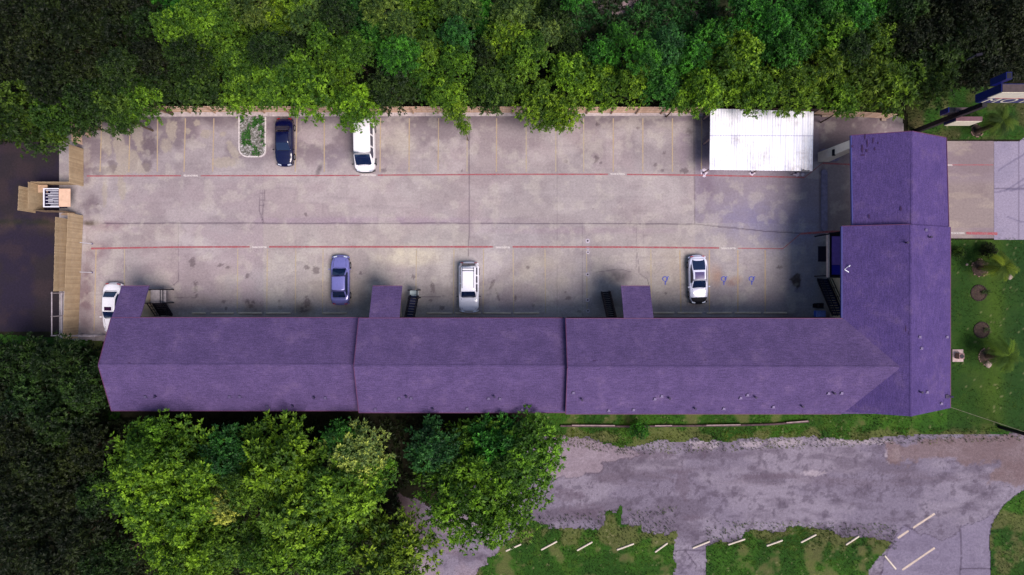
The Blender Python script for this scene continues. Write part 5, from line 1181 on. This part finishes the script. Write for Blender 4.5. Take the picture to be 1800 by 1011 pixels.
    panel(cw-(cw-rf)*.02, rf+(cw-rf)*.10, -.96, .96, 'windscreen', g_, (0, .012, .018))
    if rr > bs+.005: panel(bs+(rr-bs)*gh.get('rg0', .06), rr-(rr-bs)*.10, -gh.get('rgw', .92), gh.get('rgw', .92), 'rear_window', g_, (0, -.012, .018), 0)
    for sgn in (-1, 1):
        for (a, b) in sidewin:
            s0 = bs+(cw-bs)*(.10+.78*a); s1 = bs+(cw-bs)*(.10+.78*b)-.012; vs = []; n = 8
            for i in range(n+1):
                s = s0+(s1-s0)*i/n; zt = ghz(s); z0 = zb(s)*.93; hgt = zt-z0; uu = hgt/(zr-z0)
                for u in (.16, .88): u_ = u*min(1, uu); vs.append((sgn*(ghw(s, u*uu)+.012), s*Ln, z0+hgt*u))
            mb = MB(); mb.add(vs, [(2*i, 2*i+2, 2*i+3, 2*i+1) for i in range(n)]); mb.build('side_window', g_, t)
    if sunroof:
        a, b, q, mt, nm2 = sunroof; panel(a, b, -q, q, nm2, mt, (0, 0, .014))
    if roofmat: panel(rr+.01, rf-.01, -.8, .8, 'roof_panel', roofmat, (0, 0, .012))
    # wheels, lamps, mirrors, bumpers
    for sgn in (-1, 1):
        for s in (-.31, .30):
            mb = MB(); mb.tube((sgn*(HW-.20), s*Ln, wheel_r), (sgn*(HW+.015), s*Ln, wheel_r), wheel_r, wheel_r, 20); wh = mb.build('wheel', m_tyre, t)
            mb = MB(); mb.tube((sgn*(HW+.012), s*Ln, wheel_r), (sgn*(HW+.025), s*Ln, wheel_r), wheel_r*.62, wheel_r*.56, 16); mb.build('rim', m_rim, wh)
        mb = MB(); s = cw-.02; mb.obox(sgn*(HW+.09), s*Ln, 0, .16, .11, zb(s)*.94, zb(s)*.94+.13, .8); mb.build('wing_mirror', gh.get('mir', mat), t)
        zf = zb(.47); mb = MB(); xx = wid(.47)*.72; mb.obox(sgn*xx, .4765*Ln, sgn*-.22, .34, .14, zf*.72, zf*.97, .8); mb.build('headlight', m_hl, t)
        zf = zb(-.47); mb = MB(); xx = wid(-.47)*.78; mb.obox(sgn*xx, -.483*Ln, sgn*.15, .28, .09, zf*.68, zf*.9, .8); mb.build('tail_lamp', m_tl, t)
    bm = bumper or mat
    for s, nm2 in ((1, 'front_bumper'), (-1, 'rear_bumper')):
        mb = MB(); n = 12; vs = []
        for i in range(n+1):
            q = -1+2*i/n; yy = s*(Ln/2+.035-.19*abs(q)**2.6); xx = HW*.93*q
            for dy, z in ((-.10, .30), (.03, .32), (.03, .50), (-.10, .54)): vs.append((xx, yy+s*dy, z))
        fs = [(i*4+j, i*4+(j+1) % 4, (i+1)*4+(j+1) % 4, (i+1)*4+j) for i in range(n) for j in range(4)]+[(0,1,2,3), (n*4+3, n*4+2, n*4+1, n*4)]
        mb.add(vs, fs); mb.build(nm2, nose[2] if nose and s > 0 else bm, t)
    mb = MB(); mb.box(-HW*.86, HW*.86, -Ln*.44, Ln*.44, .14, .3); mb.build('underbody', m_bump, t)
    if nose:      # dark mask wrapping the hood front
        a, b, mt = nose; n = 10; k = 6; vs = []
        for i in range(k+1):
            s = a+(b-a)*i/k
            for j in range(n+1):
                q = -1+2*j/n; qq = abs(q)*.88; zfac = 1.035-.05*qq**3; yy = s*Ln+(-.0)*qq; yy -= max(0, (s-.40)/.10)*.19*qq**2.5; vs.append((wid(s)*.9*q, yy, zb(s)*zfac*(1-.12*max(0, (s-.46)/.04)**2)+.03))
        mb = MB(); mb.add(vs, [(i*(n+1)+j, i*(n+1)+j+1, (i+1)*(n+1)+j+1, (i+1)*(n+1)+j) for i in range(k) for j in range(n)], True); mb.build('nose_mask', mt, t)
    if rack:
        for sgn in (-1, 1): mb = MB(); mb.beam((sgn*w1*.80, (rr+.03)*Ln, zr+.10), (sgn*w1*.80, (rf-.05)*Ln, zr+.10), .04, .05); mb.build('roof_rail', m_bump, t)
        for s in (rr+.05, rr+.10): mb = MB(); mb.beam((-w1*.8, s*Ln, zr+.13), (w1*.8, s*Ln, zr+.13), .05, .03); mb.build('roof_bar', m_bump, t)
    for s_, nm3 in ((bs-.012, 'boot_seam'),):
        if bs > -.44: mb = MB(); mb.beam((-HW*.62, s_*Ln, zb(s_)*1.03+.004), (HW*.62, s_*Ln, zb(s_)*1.03+.004), .025, .012); mb.build(nm3, m_bump, t)
    for sg in (-1, 1): mb = MB(); mb.beam((sg*HW*.70, (cw+.02)*Ln, zb(cw+.02)*1.0+.012), (sg*HW*.62, .43*Ln, zb(.43)*1.0+.016), .022, .012); mb.build('bonnet_seam', m_bump, t)
    mb = MB(); mb.beam((-HW*.55, (cw+.006)*Ln, zb(cw)*1.03+.008), (HW*.6, (cw+.006)*Ln, zb(cw)*1.03+.008), .03, .02); mb.build('wiper', m_bump, t)
    return t
SED = [(-.5,.72),(-.47,.86),(-.40,.93),(-.30,.95),(.0,.93),(.22,.92),(.34,.84),(.45,.74),(.5,.62)]
N_, U_ = math.pi, 0.0       # nose toward the motel / nose toward the lot
car('parked_sedan', 'white sedan half under the western end of the purple roof', 'car', 196.5, 541, N_-.02, 4.75, 1.76, SED, dict(cowl=.21, rf=.06, rr=-.20, base=-.335, z=1.38, w0=.80, w1=.60), paint('white_car_paint', rgb(226,224,232)),
    sunroof=(-.02, .055, .62, simple('tinted_sunroof', rgb(44,10,44), .2), 'sunroof'))
car('parked_sedan', 'slate blue sedan parked nose out left of the middle stair bay', 'car', 597.5, 492.5, U_, 4.75, 1.80, SED, dict(cowl=.24, rf=.085, rr=-.22, base=-.36, z=1.42, w0=.82, w1=.62), paint('slate_blue_car_paint', rgb(112,112,176), .25, .2))
car('parked_sedan', 'navy blue sedan parked beside the planter island', 'car', 499, 249, N_, 4.6, 1.74, SED, dict(cowl=.19, rf=.03, rr=-.19, base=-.32, z=1.40, w0=.80, w1=.60, mir=m_bump), paint('navy_car_paint', rgb(8,10,52), .2))
VAN = [(-.5,1.05),(-.47,1.18),(-.3,1.2),(.2,1.2),(.34,1.18),(.42,1.08),(.47,.98),(.5,.8)]
car('parked_van', 'long white passenger van parked under tree leaves at the north fence', 'van', 639, 253.5, N_+.02, 5.15, 1.98, VAN, dict(cowl=.385, rf=.20, rr=-.46, base=-.49, z=2.05, w0=.93, w1=.80, mir=m_bump, tail=.05), paint('white_van_paint', rgb(232,230,236), .4), bumper=m_bump, corner=.10, rear_round=.06, wheel_r=.36, h_ref=1.2, sidewin=((.72, 1.0), (.4, .69), (.05, .37)))
SUV = [(-.5,.95),(-.47,1.03),(-.3,1.05),(.1,1.03),(.25,1.02),(.36,.96),(.46,.86),(.5,.7)]
car('parked_station_wagon', 'white sport utility wagon with roof rails in the middle of the front bays', 'car', 824, 505, N_, 4.85, 1.98, SUV, dict(cowl=.20, rf=.07, rr=-.42, base=-.475, z=1.72, w0=.88, w1=.70, mir=m_bump), paint('white_wagon_paint', rgb(226,226,240), .25), rack=True, corner=.14, rear_round=.10, h_ref=.9, sidewin=((.66, .97), (.36, .63), (.04, .33)), wheel_r=.36)
CPE = [(-.5,.66),(-.47,.82),(-.38,.92),(-.25,.93),(.0,.86),(.2,.84),(.36,.76),(.46,.64),(.5,.5)]
car('parked_sports_coupe', 'white sports coupe with dark nose parked among the wheelchair bays', 'car', 1228, 491.5, N_+.035, 4.65, 1.80, CPE, dict(cowl=.17, rf=.005, rr=-.17, base=-.42, z=1.24, w0=.83, w1=.60, tail=.22, rg0=.04, rgw=.97, mir=paint('white_mirror', rgb(200,204,230))), paint('white_coupe_paint', rgb(214,216,240), .25),
    sunroof=(-.155, -.01, .84, simple('grey_roof_panel', rgb(76,66,112), .35), 'roof_panel'), nose=(.37, .497, m_bump), corner=.2, rear_round=.2, sidewin=((.1, .95),))
